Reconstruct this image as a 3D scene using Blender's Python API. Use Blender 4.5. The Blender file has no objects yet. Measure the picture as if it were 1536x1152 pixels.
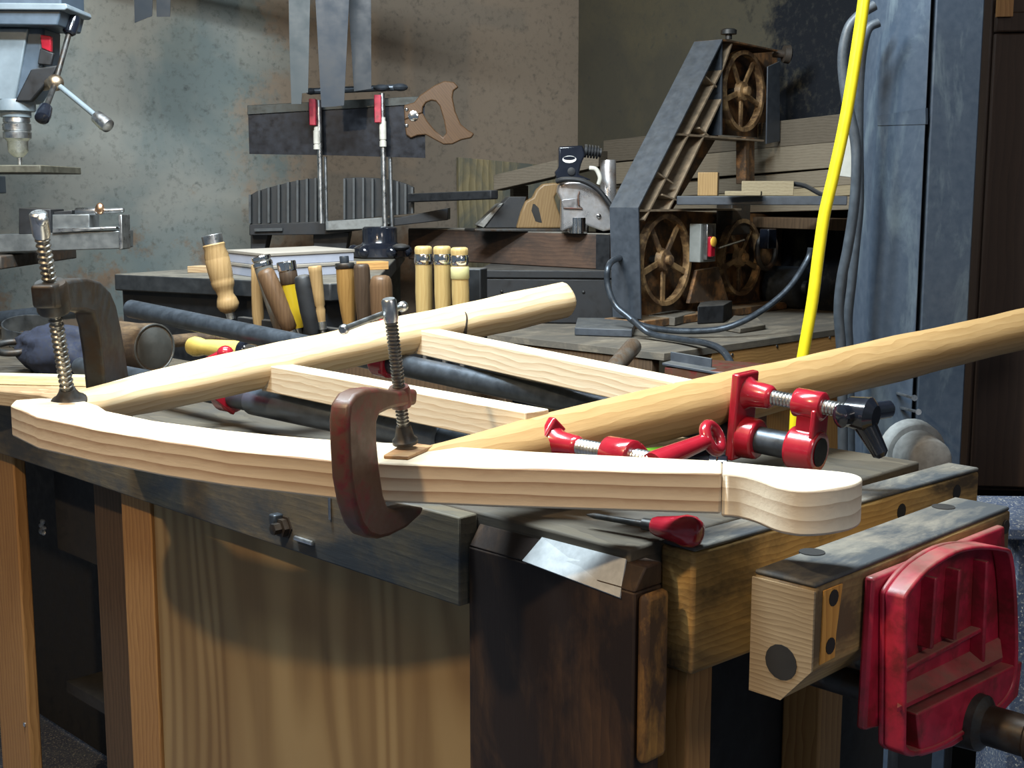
import bpy, bmesh, math, random
from mathutils import Vector, Matrix, Quaternion
random.seed(7)
pi, sin, cos, R = math.pi, math.sin, math.cos, math.radians
sc = bpy.context.scene
COL = sc.collection

# ------------------------------------------------------------ camera
F, CAMZ = 1915.0, 1.23
PITCH = math.atan(286 / F)
cd = bpy.data.cameras.new('camera'); cam = bpy.data.objects.new('camera', cd); COL.objects.link(cam)
cd.sensor_width = 36; cd.lens = 36 * F / 1536; cd.clip_start = .02; cd.clip_end = 50
cam.location = (0, 0, CAMZ); cam.rotation_euler = (pi / 2 - PITCH, 0, 0)
sc.camera = cam

# ------------------------------------------------------------ world, lights, exposure
w = bpy.data.worlds.new('world'); sc.world = w; w.use_nodes = True
w.node_tree.nodes['Background'].inputs[0].default_value = (.62, .80, 1.0, 1)
w.node_tree.nodes['Background'].inputs[1].default_value = .11

def lamp(name, kind, loc, energy, col, size=.1, target=None, **kw):
    l = bpy.data.lights.new(name, kind); o = bpy.data.objects.new(name, l); COL.objects.link(o)
    o.location = loc; l.energy = energy; l.color = col
    if kind == 'AREA':
        l.shape = 'RECTANGLE'; l.size = size; l.size_y = kw.get('size_y', size)
    else:
        l.shadow_soft_size = size
    if kind == 'SPOT':
        l.spot_size = kw['cone']; l.spot_blend = kw.get('blend', .5)
    if target is not None:
        o.rotation_euler = (Vector(target) - Vector(loc)).to_track_quat('-Z', 'Y').to_euler()
    return o
lamp('ceiling_tube_light', 'AREA', (-.35, 1.45, 2.55), 74, (.80, .93, 1.0), 1.2, (-.35, 1.75, 0), size_y=.16)
lamp('ceiling_bulb_light', 'POINT', (-1.02, .22, 2.3), 58, (1.0, .72, .42), .04)
lamp('side_fill_light', 'POINT', (1.05, -.25, 2.1), 23, (1.0, .90, .82), .25)  # added fill for the vise and jaw faces, not a known lamp
lamp('back_tube_light', 'AREA', (-.45, 2.3, 2.22), 21, (.88, .95, 1.0), .9, (-.75, 3.6, 1.0), size_y=.15)
sc.view_settings.view_transform = 'Standard'; sc.view_settings.look = 'None'
sc.view_settings.exposure = 0.7; sc.view_settings.gamma = 1.0
sc.view_settings.use_curve_mapping = False

# ------------------------------------------------------------ geometry helpers
def V(*a): return Vector(a)
def ray(x, y):
    u = (x - 768) / F; v = (576 - y) / F
    return V(u, cos(PITCH) + v * sin(PITCH), -sin(PITCH) + v * cos(PITCH))
CAM = V(0, 0, CAMZ)
def P(x, y, d):                     # photo pixel at distance d along world Y
    r = ray(x, y); return CAM + r * (d / r.y)
def PZ(x, y, z):                    # photo pixel on the level z
    r = ray(x, y); return CAM + r * ((z - CAMZ) / r.z)
def PP(x, y, q, n):                 # photo pixel on the plane through q with normal n
    r = ray(x, y); return CAM + r * ((q - CAM).dot(n) / r.dot(n))
S2 = math.sqrt(.5)
def AB(a, b, z): return V((a + b) * S2, (b - a) * S2, z)   # a: towards near right along the bench, b: across it
A1 = V(S2, -S2, 0); B1 = V(S2, S2, 0); Z1 = V(0, 0, 1)

def prism(bm, pts, ext):
    ext = Vector(ext)
    a = [bm.verts.new(p) for p in pts]; b = [bm.verts.new(p + ext) for p in pts]
    n = len(pts)
    bm.faces.new(a); bm.faces.new(b[::-1])
    for i in range(n):
        bm.faces.new((a[i], b[i], b[(i + 1) % n], a[(i + 1) % n]))
    return bm
def box(bm, o, x, y, z):            # from corner o along three edge vectors
    o, x, y, z = map(Vector, (o, x, y, z))
    return prism(bm, [o, o + x, o + x + y, o + y], z)
def cbox(bm, c, x, y, z):           # centred
    c, x, y, z = map(Vector, (c, x, y, z))
    return box(bm, c - x / 2 - y / 2 - z / 2, x, y, z)
def frame(d):
    d = Vector(d).normalized()
    u = d.cross(Z1) if abs(d.z) < .95 else d.cross(V(1, 0, 0))
    u.normalize(); return u, d.cross(u).normalized()
def ring(bm, c, u, v, r, n): return [bm.verts.new(c + u * (r * cos(2 * pi * i / n)) + v * (r * sin(2 * pi * i / n))) for i in range(n)]
def skin(bm, rings, caps=True):
    n = len(rings[0])
    for a, b in zip(rings, rings[1:]):
        for i in range(n):
            bm.faces.new((a[i], a[(i + 1) % n], b[(i + 1) % n], b[i]))
    if caps:
        bm.faces.new(rings[0][::-1]); bm.faces.new(rings[-1])
def lathe(bm, o, d, prof, n=20, caps=True):     # prof: (distance along d, radius)
    o = Vector(o); d = Vector(d).normalized(); u, v = frame(d)
    skin(bm, [ring(bm, o + d * t, u, v, max(r, .0002), n) for t, r in prof], caps); return bm
def spline(pts, k=8):
    pts = [Vector(p) for p in pts]; out = []
    for i in range(len(pts) - 1):
        p0 = pts[max(i - 1, 0)]; p1 = pts[i]; p2 = pts[i + 1]; p3 = pts[min(i + 2, len(pts) - 1)]
        for j in range(k):
            t = j / k
            out.append(.5 * ((2 * p1) + (p2 - p0) * t + (2 * p0 - 5 * p1 + 4 * p2 - p3) * t * t + (3 * p1 - p0 - 3 * p2 + p3) * t ** 3))
    out.append(pts[-1]); return out
def tube(bm, pts, r, n=14, caps=True, flat=None):   # r number or list; flat=(su,sv) squashes the section
    pts = [Vector(p) for p in pts]; m = len(pts); rs = r if isinstance(r, (list, tuple)) else [r] * m
    rings = []; u = None
    for i in range(m):
        d = (pts[min(i + 1, m - 1)] - pts[max(i - 1, 0)]).normalized()
        if u is None: u, v = frame(d)
        else:
            u = (u - d * u.dot(d)).normalized(); v = d.cross(u)
        su, sv = flat or (1, 1)
        rings.append([bm.verts.new(pts[i] + u * (rs[i] * su * cos(2 * pi * k / n)) + v * (rs[i] * sv * sin(2 * pi * k / n))) for k in range(n)])
    skin(bm, rings, caps); return bm
def ball(bm, c, r, sx=1, sy=1, sz=1, n=14):
    m = Matrix.Translation(Vector(c)) @ Matrix.Diagonal((sx, sy, sz, 1))
    bmesh.ops.create_uvsphere(bm, u_segments=n, v_segments=max(6, n // 2 + 1), radius=r, matrix=m); return bm
def torus(bm, c, nrm, Rr, r, n=32, k=8, u=None, sq=None):  # sq=(radial, axial) half sizes for a rectangular section
    nrm = Vector(nrm).normalized(); u, v = frame(nrm); c = Vector(c); rings = []
    for i in range(n):
        a = 2 * pi * i / n; e = u * cos(a) + v * sin(a)
        if sq:
            rings.append([bm.verts.new(c + e * (Rr + s * sq[0]) + nrm * (t * sq[1])) for s, t in ((-1, -1), (1, -1), (1, 1), (-1, 1))])
        else:
            rings.append([bm.verts.new(c + e * (Rr + r * cos(2 * pi * j / k)) + nrm * (r * sin(2 * pi * j / k))) for j in range(k)])
    k = len(rings[0])
    for i in range(n):
        a, b = rings[i], rings[(i + 1) % n]
        for j in range(k): bm.faces.new((a[j], a[(j + 1) % k], b[(j + 1) % k], b[j]))
    return bm
def thread(bm, a, b, r, pitch, depth, n=16):      # ridged screw between two points
    a, b = Vector(a), Vector(b); L = (b - a).length; m = max(4, int(L / pitch)); pr = []
    for i in range(m):
        t = L * i / m; s = L / m
        pr += [(t, r - depth), (t + s * .3, r), (t + s * .55, r), (t + s * .85, r - depth)]
    pr.append((L, r - depth)); return lathe(bm, a, b - a, pr, n)
def nb(): return bmesh.new()

def wloc(o):
    p = Vector((0, 0, 0))
    while o is not None: p = p + o.location; o = o.parent
    return p
def obj(name, bm, mat, parent=None, bevel=0, sharp=38, segs=2, subsurf=0):
    bmesh.ops.recalc_face_normals(bm, faces=bm.faces)
    if parent is not None: off = wloc(parent)
    else:
        xs = [v.co for v in bm.verts]
        off = V((min(c.x for c in xs) + max(c.x for c in xs)) / 2, (min(c.y for c in xs) + max(c.y for c in xs)) / 2, min(c.z for c in xs))
    for v in bm.verts: v.co -= off
    me = bpy.data.meshes.new(name); bm.to_mesh(me); bm.free()
    for p in me.polygons: p.use_smooth = True
    me.set_sharp_from_angle(angle=R(sharp))
    o = bpy.data.objects.new(name, me); COL.objects.link(o)
    if parent is not None: o.parent = parent
    else: o.location = off
    me.materials.append(mat)
    if bevel:
        b = o.modifiers.new('bevel', 'BEVEL'); b.width = bevel; b.segments = segs; b.limit_method = 'ANGLE'; b.angle_limit = R(40); b.harden_normals = False
    if subsurf:
        s = o.modifiers.new('sub', 'SUBSURF'); s.levels = subsurf; s.render_levels = subsurf
    return o
def tag(o, label, cat, group=None):
    o['label'] = label; o['category'] = cat
    if group: o['group'] = group
    return o
def thing(name, label, cat, loc, group=None):
    o = bpy.data.objects.new(name, None); o.empty_display_size = .03; COL.objects.link(o); o.location = loc
    return tag(o, label, cat, group)
def struct(o): o['kind'] = 'structure'; return o

# ------------------------------------------------------------ materials
class NT:
    def __init__(s, name):
        s.m = bpy.data.materials.new(name); s.m.use_nodes = True; s.t = s.m.node_tree; s.b = s.t.nodes['Principled BSDF']
        s.tc = s.n('ShaderNodeTexCoord')
    def n(s, kind, **kw):
        o = s.t.nodes.new(kind)
        for k, v in kw.items(): setattr(o, k, v)
        return o
    def l(s, a, b): s.t.links.new(a, b)
    def coord(s, grain=None, scale=(1, 1, 1)):
        src = s.tc.outputs['Object']
        if grain is not None:
            q = Vector(grain).normalized().rotation_difference(V(1, 0, 0)).to_euler()
            m = s.n('ShaderNodeMapping'); m.inputs['Rotation'].default_value = q; s.l(src, m.inputs[0]); src = m.outputs[0]
        m = s.n('ShaderNodeMapping'); m.inputs['Scale'].default_value = scale; s.l(src, m.inputs[0]); return m.outputs[0]
    def noise(s, vec, scale, detail=4, rough=.6, dist=0):
        o = s.n('ShaderNodeTexNoise'); o.inputs['Scale'].default_value = scale; o.inputs['Detail'].default_value = detail
        o.inputs['Roughness'].default_value = rough; o.inputs['Distortion'].default_value = dist; s.l(vec, o.inputs['Vector']); return o.outputs['Fac']
    def ramp(s, fac, stops):
        o = s.n('ShaderNodeValToRGB'); e = o.color_ramp.elements
        e[0].position, e[0].color = stops[0][0], c4(stops[0][1]); e[1].position, e[1].color = stops[-1][0], c4(stops[-1][1])
        for p, c in stops[1:-1]:
            k = e.new(p); k.color = c4(c)
        s.l(fac, o.inputs[0]); return o.outputs[0]
    def mix(s, fac, a, b, mode='MIX'):
        o = s.n('ShaderNodeMix', data_type='RGBA', blend_type=mode)
        for i, x in ((0, fac), (6, a), (7, b)):
            if isinstance(x, (int, float)): o.inputs[i].default_value = x
            elif isinstance(x, tuple): o.inputs[i].default_value = c4(x)
            else: s.l(x, o.inputs[i])
        return o.outputs[2]
    def math(s, op, a, b=0.0):
        o = s.n('ShaderNodeMath', operation=op)
        for i, x in ((0, a), (1, b)):
            if isinstance(x, (int, float)): o.inputs[i].default_value = x
            else: s.l(x, o.inputs[i])
        return o.outputs[0]
    def out(s, col, rough=.6, metal=0, bump=None, bs=.3, bd=.002, spec=None, coat=0):
        if isinstance(col, tuple): s.b.inputs['Base Color'].default_value = c4(col)
        else: s.l(col, s.b.inputs['Base Color'])
        if isinstance(rough, (int, float)): s.b.inputs['Roughness'].default_value = rough
        else: s.l(rough, s.b.inputs['Roughness'])
        s.b.inputs['Metallic'].default_value = metal
        if spec is not None: s.b.inputs['Specular IOR Level'].default_value = spec
        if coat: s.b.inputs['Coat Weight'].default_value = coat; s.b.inputs['Coat Roughness'].default_value = .08
        if bump is not None:
            o = s.n('ShaderNodeBump'); o.inputs['Strength'].default_value = bs; o.inputs['Distance'].default_value = bd
            s.l(bump, o.inputs['Height']); s.l(o.outputs[0], s.b.inputs['Normal'])
        return s.m
def c4(c): return (c[0], c[1], c[2], 1)

def wood(name, light, dark, grain, ringscale=60, amt=.6, rough=.55, stain=None, stain_amt=0, stain_scale=14, wave_axis='Z', spec=.25, coarse=1, dist=5.5):
    t = NT(name); v = t.coord(grain, (1.2, 14, 14)); v2 = t.coord(grain, (.35, 1, 1))
    fine = t.noise(v, 12 * coarse, 6, .65, .3)
    wv = t.n('ShaderNodeTexWave', wave_type='BANDS', bands_direction=wave_axis, wave_profile='SAW')
    wv.inputs['Scale'].default_value = ringscale; wv.inputs['Distortion'].default_value = dist; wv.inputs['Detail'].default_value = 2; wv.inputs['Detail Scale'].default_value = .9
    t.l(v2, wv.inputs['Vector'])
    f = t.math('ADD', t.math('MULTIPLY', wv.outputs['Fac'], amt), t.math('MULTIPLY', fine, 1 - amt))
    c = t.ramp(f, [(.25, light), (.62, tuple((a + b) / 2 for a, b in zip(light, dark))), (.85, dark)])
    if stain:
        sn = t.noise(t.coord(grain, (.5, 1, 1)), stain_scale, 6, .68, .4)
        lo = .5 - stain_amt * .3
        m = t.ramp(sn, [(lo, (0, 0, 0)), (lo + .2, (1, 1, 1))])
        c = t.mix(m, c, stain)
    return t.out(c, rough, 0, fine, .25, .0015, spec)
def metal(name, col, rough=.35, var=.25, scale=60, rust=None, rust_amt=0, metallic=1.0, dust=None, dust_amt=0, coat=0, spec=None):
    t = NT(name); v = t.coord(); n = t.noise(v, scale, 6, .65)
    d = tuple(x * (1 - var) for x in col); li = tuple(min(1, x * (1 + var)) for x in col)
    c = t.ramp(n, [(.3, d), (.7, li)])
    if rust:
        m = t.ramp(t.noise(v, scale * .45, 7, .7), [(.5 - rust_amt * .3, (0, 0, 0)), (.62 - rust_amt * .3, (1, 1, 1))]); c = t.mix(m, c, rust)
    if dust:
        g = t.n('ShaderNodeNewGeometry'); sx = t.n('ShaderNodeSeparateXYZ'); t.l(g.outputs['Normal'], sx.inputs[0])
        up = t.ramp(sx.outputs[2], [(.55, (0, 0, 0)), (.9, (1, 1, 1))])
        m = t.math('MULTIPLY', up, t.math('MULTIPLY', t.ramp(t.noise(v, scale * .6, 6, .7), [(.25, (.2, .2, .2)), (.6, (1, 1, 1))]), dust_amt)); c = t.mix(m, c, dust)
    rr = t.ramp(n, [(.3, (rough * .75,) * 3), (.7, (min(1, rough * 1.25),) * 3)])
    return t.out(c, rr, metallic, n, .12, .001, spec, coat)
def paint(name, col, rough=.5, var=.2, scale=40, **kw): return metal(name, col, rough, var, scale, metallic=0.0, **kw)

M = {}
M['pine_rail_far'] = M['pine_rail_near'] = None
def mk():
    M['steel'] = metal('steel', (.55, .57, .58), .32, .25)
    M['chrome'] = metal('chrome', (.78, .79, .8), .12, .08)
    M['black_iron'] = metal('black_iron', (.06, .073, .09), .38, .35, 50, metallic=.6)
    M['black_paint'] = paint('black_paint', (.005, .006, .008), .62, .35, dust=(.12, .11, .095), dust_amt=.55)
    M['black_gloss'] = paint('black_gloss', (.008, .01, .016), .16, .2, coat=.5)
    M['rusty_black'] = paint('rusty_black', (.02, .02, .022), .5, .4, rust=(.07, .035, .018), rust_amt=.2)
    M['red_gloss'] = paint('red_gloss', (.30, .010, .022), .22, .15, coat=.6)
    M['red_vise'] = paint('red_vise', (.34, .012, .036), .42, .3, 30, rust=(.16, .012, .016), rust_amt=.1, dust=(.20, .13, .10), dust_amt=.7)
    M['red_worn'] = paint('red_worn', (.115, .012, .012), .5, .35, 70, rust=(.075, .035, .02), rust_amt=.42)
    M['rusty_iron'] = paint('rusty_iron', (.06, .035, .02), .6, .4, 60, rust=(.035, .028, .022), rust_amt=.4)
    M['dark_iron'] = metal('dark_iron', (.035, .036, .036), .48, .4, 60, rust=(.035, .024, .016), rust_amt=.1, metallic=.5)
mk()
# ============================================================ setting
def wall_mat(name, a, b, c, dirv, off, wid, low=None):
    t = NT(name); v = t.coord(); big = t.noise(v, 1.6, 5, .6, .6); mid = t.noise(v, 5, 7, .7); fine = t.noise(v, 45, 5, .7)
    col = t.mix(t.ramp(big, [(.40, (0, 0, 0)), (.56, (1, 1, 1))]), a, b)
    # third tone along the wall: old paint patches; on wall_right painted shadow
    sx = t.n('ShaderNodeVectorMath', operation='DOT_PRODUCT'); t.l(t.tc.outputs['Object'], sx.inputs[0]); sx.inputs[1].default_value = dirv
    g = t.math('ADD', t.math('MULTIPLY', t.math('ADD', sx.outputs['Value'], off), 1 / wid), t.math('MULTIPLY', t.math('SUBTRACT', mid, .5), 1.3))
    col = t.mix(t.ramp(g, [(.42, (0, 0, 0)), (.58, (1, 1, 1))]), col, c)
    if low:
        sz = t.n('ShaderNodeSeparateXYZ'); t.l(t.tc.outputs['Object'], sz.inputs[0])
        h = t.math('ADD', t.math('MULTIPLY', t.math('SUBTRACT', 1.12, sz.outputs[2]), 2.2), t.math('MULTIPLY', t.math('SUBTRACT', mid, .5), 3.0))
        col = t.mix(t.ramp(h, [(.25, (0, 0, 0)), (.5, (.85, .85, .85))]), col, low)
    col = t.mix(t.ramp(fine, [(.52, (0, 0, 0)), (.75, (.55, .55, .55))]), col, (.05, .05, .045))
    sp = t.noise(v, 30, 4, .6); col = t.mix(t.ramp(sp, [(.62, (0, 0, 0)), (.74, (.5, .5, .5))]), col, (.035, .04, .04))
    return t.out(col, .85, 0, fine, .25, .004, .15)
CORNER = V(.243, 4.8, 0); LW = V(-.866, -.5, 0); RW = V(.5, -.866, 0)
bm = nb(); box(bm, CORNER - RW * .0 + LW * 4.2, LW * -4.2, V(-.5, .866, 0) * .12, V(0, 0, 2.9))
M['wall_l'] = wall_mat('plaster_old', (.135, .16, .155), (.22, .22, .195), (.215, .175, .135), (.866, .5, 0), -.35, 1.2, (.17, .115, .075))
struct(obj('wall_left', bm, M['wall_l']))
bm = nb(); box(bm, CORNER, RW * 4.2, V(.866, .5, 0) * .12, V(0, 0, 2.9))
M['wall_r'] = wall_mat('plaster_shadowed', (.085, .075, .05), (.065, .06, .045), (.010, .012, .016), (.5, -.866, 0), 1.65, 1.2)  # darkest tone paints the shadow lying over this wall
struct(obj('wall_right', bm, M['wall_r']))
t = NT('floor_blue'); v = t.coord(); n1 = t.noise(v, 9, 5, .65); n2 = t.noise(v, 230, 3, .6); n3 = t.noise(v, 130, 4, .7)
c = t.ramp(n1, [(.3, (.035, .05, .10)), (.7, (.075, .095, .14))]); c = t.mix(t.ramp(n3, [(.53, (0, 0, 0)), (.64, (.8, .8, .8))]), c, (.20, .20, .20)); c = t.mix(t.ramp(n2, [(.6, (0, 0, 0)), (.66, (1, 1, 1))]), c, (.5, .48, .42))
M['floor'] = t.out(c, .9, 0, n3, .3, .004)
bm = nb(); box(bm, V(-3.6, -1.6, -.06), V(7.2, 0, 0), V(0, 7.4, 0), V(0, 0, .06)); struct(obj('floor', bm, M['floor']))
M['ceil'] = paint('ceiling_paint', (.42, .41, .38), .9, .15, 6)
bm = nb(); box(bm, V(-3.6, -1.6, 2.9), V(7.2, 0, 0), V(0, 7.4, 0), V(0, 0, .06)); struct(obj('ceiling', bm, M['ceil']))

# ============================================================ workbench
ZT = .90
M['bench_top'] = wood('bench_top_worn', (.095, .08, .058), (.05, .042, .032), A1, 30, .4, .75, (.06, .055, .048), .25, 9)
M['apron'] = wood('apron_dark', (.13, .11, .075), (.06, .053, .04), A1, 30, .35, .6, (.045, .05, .055), .35, 14)
M['fir'] = wood('fir_orange', (.37, .20, .072), (.23, .11, .038), Z1, 40, .5, .55)
M['fir_dark'] = wood('fir_dark', (.10, .062, .035), (.055, .034, .02), Z1, 40, .5, .7)
M['plank_dark'] = wood('plank_dark_brown', (.075, .042, .022), (.03, .018, .012), Z1, 35, .4, .55, (.018, .012, .01), .5, 10)
M['black_void'] = paint('void_shade_black', (.012, .011, .010), .9, .4)  # near-black colour paints the shade inside open bays, holes and gaps
# plywood with cathedral figure
t = NT('plywood_fir'); nz = t.noise(t.coord(A1, (1, 1, .17)), 4.2, 1.2, .4, .3); fn = t.noise(t.coord(A1, (1, 1, .05)), 90, 4, .6)
sn = t.math('ADD', t.math('MULTIPLY', t.math('SINE', t.math('MULTIPLY', nz, 95.0)), .5), .5)
c = t.ramp(sn, [(.1, (.31, .21, .092)), (.6, (.265, .172, .07)), (.95, (.20, .12, .046))]); c = t.mix(t.math('MULTIPLY', fn, .35), c, (.31, .225, .11), 'MIX')
M['plywood'] = t.out(c, .5, 0, sn, .05, .001, .3)
M['lit_edge'] = paint('worn_lit_edge', (.40, .42, .43), .5, .15, 90)  # pale colour of a worn edge with the light on it painted in

B0 = PZ(712, 768, ZT); BF = (B0.x + B0.y) * S2; AE = -.742            # front plane and near end of the bench
bench = thing('workbench', 'old wooden workbench with dark worn top, plywood cupboard front and bench vise on its end', 'workbench', AB(-1.5, 1.15, 0))
bm = nb(); prism(bm, [AB(a, b, ZT - .045) for a, b in ((-3.1, BF + .004), (AE, BF + .004), (AE, 1.46), (-1.0, 1.46), (-1.0, 1.33), (-3.1, 1.33))], V(0, 0, .045))
obj('bench_top', bm, M['bench_top'], bench, .003)
aR = (B0.x - B0.y) * S2
bm = nb(); box(bm, AB(-3.1, BF - .022, ZT - .098), A1 * (aR + 3.1), B1 * .026, V(0, 0, .096)); obj('apron', bm, M['apron'], bench, .002)
fp = AB(aR, BF, 0)
def onF(x, y, off=0): return PP(x, y, fp + B1 * off, B1)
def aof(p): return (p.x - p.y) * S2
# plywood panel
aP0 = aof(onF(236, 900, .012)); zb = .02
bm = nb(); box(bm, AB(aP0, BF + .012, zb), A1 * (aR - aP0 - .003), B1 * .014, V(0, 0, ZT - .1 - zb)); obj('plywood_panel', bm, M['plywood'], bench, .0015)
# fir stile beside the panel
a0 = aof(onF(190, 900, .010)); bm = nb(); box(bm, AB(a0, BF + .008, zb), A1 * (aP0 - a0 - .003), B1 * .038, V(0, 0, ZT - .1 - zb)); obj('stile', bm, M['fir'], bench, .002)
# dark inner divider, front leg, back and shelf of the open bay
a1 = aof(onF(148, 900, .04)); bm = nb(); box(bm, AB(a1, BF + .04, zb), A1 * (a0 - a1 - .003), B1 * .03, V(0, 0, ZT - .1 - zb)); obj('divider', bm, M['fir_dark'], bench, .002)
aL1 = aof(onF(24, 800, 0)); aL0 = aof(onF(-20, 800, 0)); bm = nb()
box(bm, AB(aL0, BF + .002, 0), A1 * (aL1 - aL0), B1 * .022, V(0, 0, ZT - .1)); leg = obj('leg', bm, M['fir'], bench, .003)
p = onF(36, 1087, 0); bm = nb(); lathe(bm, p + B1 * .004, -B1, [(0, .004), (.004, .004), (.005, .002)], 10); obj('screw_head', bm, M['steel'], leg)
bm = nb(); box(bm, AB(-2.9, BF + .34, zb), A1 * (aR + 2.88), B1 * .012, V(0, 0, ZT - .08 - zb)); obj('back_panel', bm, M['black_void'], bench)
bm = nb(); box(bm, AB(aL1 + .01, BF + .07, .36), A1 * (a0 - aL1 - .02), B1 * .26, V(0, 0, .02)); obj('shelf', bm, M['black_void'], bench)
# wide dark plank leg at the vise corner
aK = aof(onF(948, 900, -.012)); bm = nb()
tl, tr = onF(716, 777, -.012), onF(978, 842, -.012)
zt = ZT - .012
box(bm, AB(aR + .003, BF - .012, 0), A1 * (aK - aR), B1 * .04, V(0, 0, zt - .022))
prism(bm, [AB(aR + .003, BF - .012, zt - .022), AB(aR + .003, BF + .028, zt - .022), AB(aR + .003, BF + .028, zt), AB(aR + .003, BF + .004, zt)], A1 * (aK - aR))
pl = obj('corner_plank', bm, M['plank_dark'], bench, .002)
# pale strip painting both wear and light on the plank's sloping top edge
q0, q1 = AB(aR + .085, BF - .014, zt - .021), AB(aK - .012, BF - .014, zt - .030)
up = V(0, 0, 0)
bm = nb(); prism(bm, [q0, q1, AB(aK - .02, BF + .004, zt + .0015), AB(aR + .095, BF + .004, zt + .0015)], (-B1 + Z1).normalized() * .002); obj('lit_bevel_strip', bm, M['lit_edge'], pl)
M['edge_fir'] = wood('edge_fir', (.36, .19, .05), (.16, .075, .025), Z1, 50, .4, .6, (.06, .035, .02), .45, 20)
bm = nb(); box(bm, AB(aK + .0035, BF - .010, .70), A1 * .012, B1 * .036, V(0, 0, .165)); obj('edge_block', bm, M['edge_fir'], pl, .006)
# fixed jaw beam across the end
M['jaw_wood'] = wood('jaw_wood_yellow', (.50, .315, .11), (.29, .16, .05), B1, 45, .5, .55, (.07, .05, .03), .32, 9)
M['jaw_top'] = wood('jaw_worn_grey', (.20, .18, .145), (.11, .10, .082), B1, 45, .5, .7, (.05, .055, .06), .42, 12)
J0, J1 = PZ(1041, 824, ZT), PZ(1470, 702, ZT); jd = (J1 - J0).normalized(); jn = V(-jd.y, jd.x, 0)
z0 = PP(1041, 1013, J0, V(jd.y, -jd.x, 0)).z
bm = nb(); box(bm, J0 + V(0, 0, z0 - ZT), jd * (J1 - J0).length, jn * .042, V(0, 0, ZT - .004 - z0)); fj = obj('fixed_jaw', bm, M['jaw_wood'], bench, .004)
bm = nb(); box(bm, J0 + V(0, 0, -.0035) + jd * .002, jd * ((J1 - J0).length - .004), jn * .041, V(0, 0, .0045)); obj('worn_top', bm, M['jaw_top'], fj, .002)
for (x, y) in ((1352, 767), (1435, 738)):
    q = PP(x, y, J0, V(jd.y, -jd.x, 0)); bm = nb(); lathe(bm, q - jn * -.004, -jn, [(0, .009), (.0045, .009)], 14); obj('bolt_hole', bm, M['black_void'], fj)
# lower rear posts of the vise corner
bm = nb(); box(bm, AB(AE - .02, BF + .06, 0), A1 * .05, B1 * .04, V(0, 0, z0 - .003)); obj('leg', bm, M['fir'], bench, .003)
bm = nb(); box(bm, AB(AE - .03, BF + .32, 0), A1 * .05, B1 * .05, V(0, 0, z0 - .003)); obj('leg', bm, M['fir'], bench, .003)
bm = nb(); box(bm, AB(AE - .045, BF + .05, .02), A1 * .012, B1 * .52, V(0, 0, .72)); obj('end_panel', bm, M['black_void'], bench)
# bolt, wire, paint blob on the apron
def bolt(x, y, s, lab=None):
    q = onF(x, y, -.022)
    bm = nb(); lathe(bm, q + B1 * .003, -B1, [(0, 1.25 * s), (.003 + .002, 1.25 * s), (.0051, s), (.012, s), (.0125, .6 * s), (.022, .6 * s), (.0225, .2 * s)], 6)
    return obj('bolt', bm, M['dark_iron'], bench)
bolt(428, 790, .012)
q = onF(417, 776, -.022); bm = nb(); box(bm, q + V(0, 0, -.006), A1 * .012, -B1 * .014, V(0, 0, .013)); obj('nut', bm, M['black_iron'], bench, .002)
q = onF(446, 806, -.022); bm = nb(); lathe(bm, q - B1 * .003, A1, [(0, .003), (.035, .003), (.036, .0005)], 8); obj('bent_nail', bm, M['steel'], bench)
q = onF(496, 746, -.022); bm = nb(); lathe(bm, q - B1 * .002, -Z1, [(0, .002), (.026, .002)], 8); obj('wire_nail', bm, M['chrome'], bench)
M['white_paint'] = paint('white_putty', (.75, .74, .70), .7, .2)
q = PP(65, 790, AB(0, BF + .068, 0), B1); bm = nb()
for i in range(9): ball(bm, q + A1 * random.uniform(-.006, .006) + Z1 * random.uniform(-.011, .011) - B1 * random.uniform(0, .003), random.uniform(.003, .007), n=8)
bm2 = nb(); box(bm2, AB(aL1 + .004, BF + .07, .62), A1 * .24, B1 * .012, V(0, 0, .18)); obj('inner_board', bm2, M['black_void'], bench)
obj('paint_blob', bm, M['white_paint'], bench)

# ============================================================ bench vise
vise = thing('bench_vise', 'red cast iron vise with thick wooden jaw pad hung on the workbench end', 'vise', PZ(1300, 900, .78))
M['pad_wood'] = wood('pad_wood', (.42, .29, .12), (.25, .145, .055), B1, 45, .5, .6, (.10, .07, .04), .3, 10)
M['pad_end'] = wood('pad_end', (.32, .25, .155), (.20, .145, .085), A1, 70, .6, .7)
K0, K1 = PZ(1224, 877, ZT), PZ(1517, 760, ZT); kd = (K1 - K0).normalized(); kn = V(kd.y, -kd.x, 0)   # kn: outwards (near right)
KL = (K1 - K0).length; th = .063; zk = PP(1220, 1062, K0, kn).z
bm = nb(); o = K0 - kn * th
a = [o, K0 + Z1 * 0, K0 + V(0, 0, -.055), K0 + V(0, 0, zk - ZT + .034), K0 + V(0, 0, zk - ZT) - kn * .030, o + V(0, 0, zk - ZT)]
prism(bm, [p - Z1 * .004 if i < 2 else p for i, p in enumerate(a)], kd * KL); pad = obj('jaw_pad', bm, M['pad_wood'], vise, .003)
bm = nb(); box(bm, o + kd * .001 - Z1 * .0042, kd * (KL - .002), kn * (th - .001), V(0, 0, .0045)); obj('worn_top', bm, M['jaw_top'], pad, .002)
bm = nb(); prism(bm, [p * 1 - Z1 * (.006 if i < 2 else 0) for i, p in enumerate(a)], -kd * .0025); obj('end_grain', bm, M['pad_end'], pad)
for (x, y) in ((1218, 829), (1415, 761)):
    q = PZ(x, y, ZT); bm = nb(); lathe(bm, q - Z1 * .003, Z1, [(0, .012), (.0041, .012)], 18); obj('dog_hole', bm, M['black_void'], pad)
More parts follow.
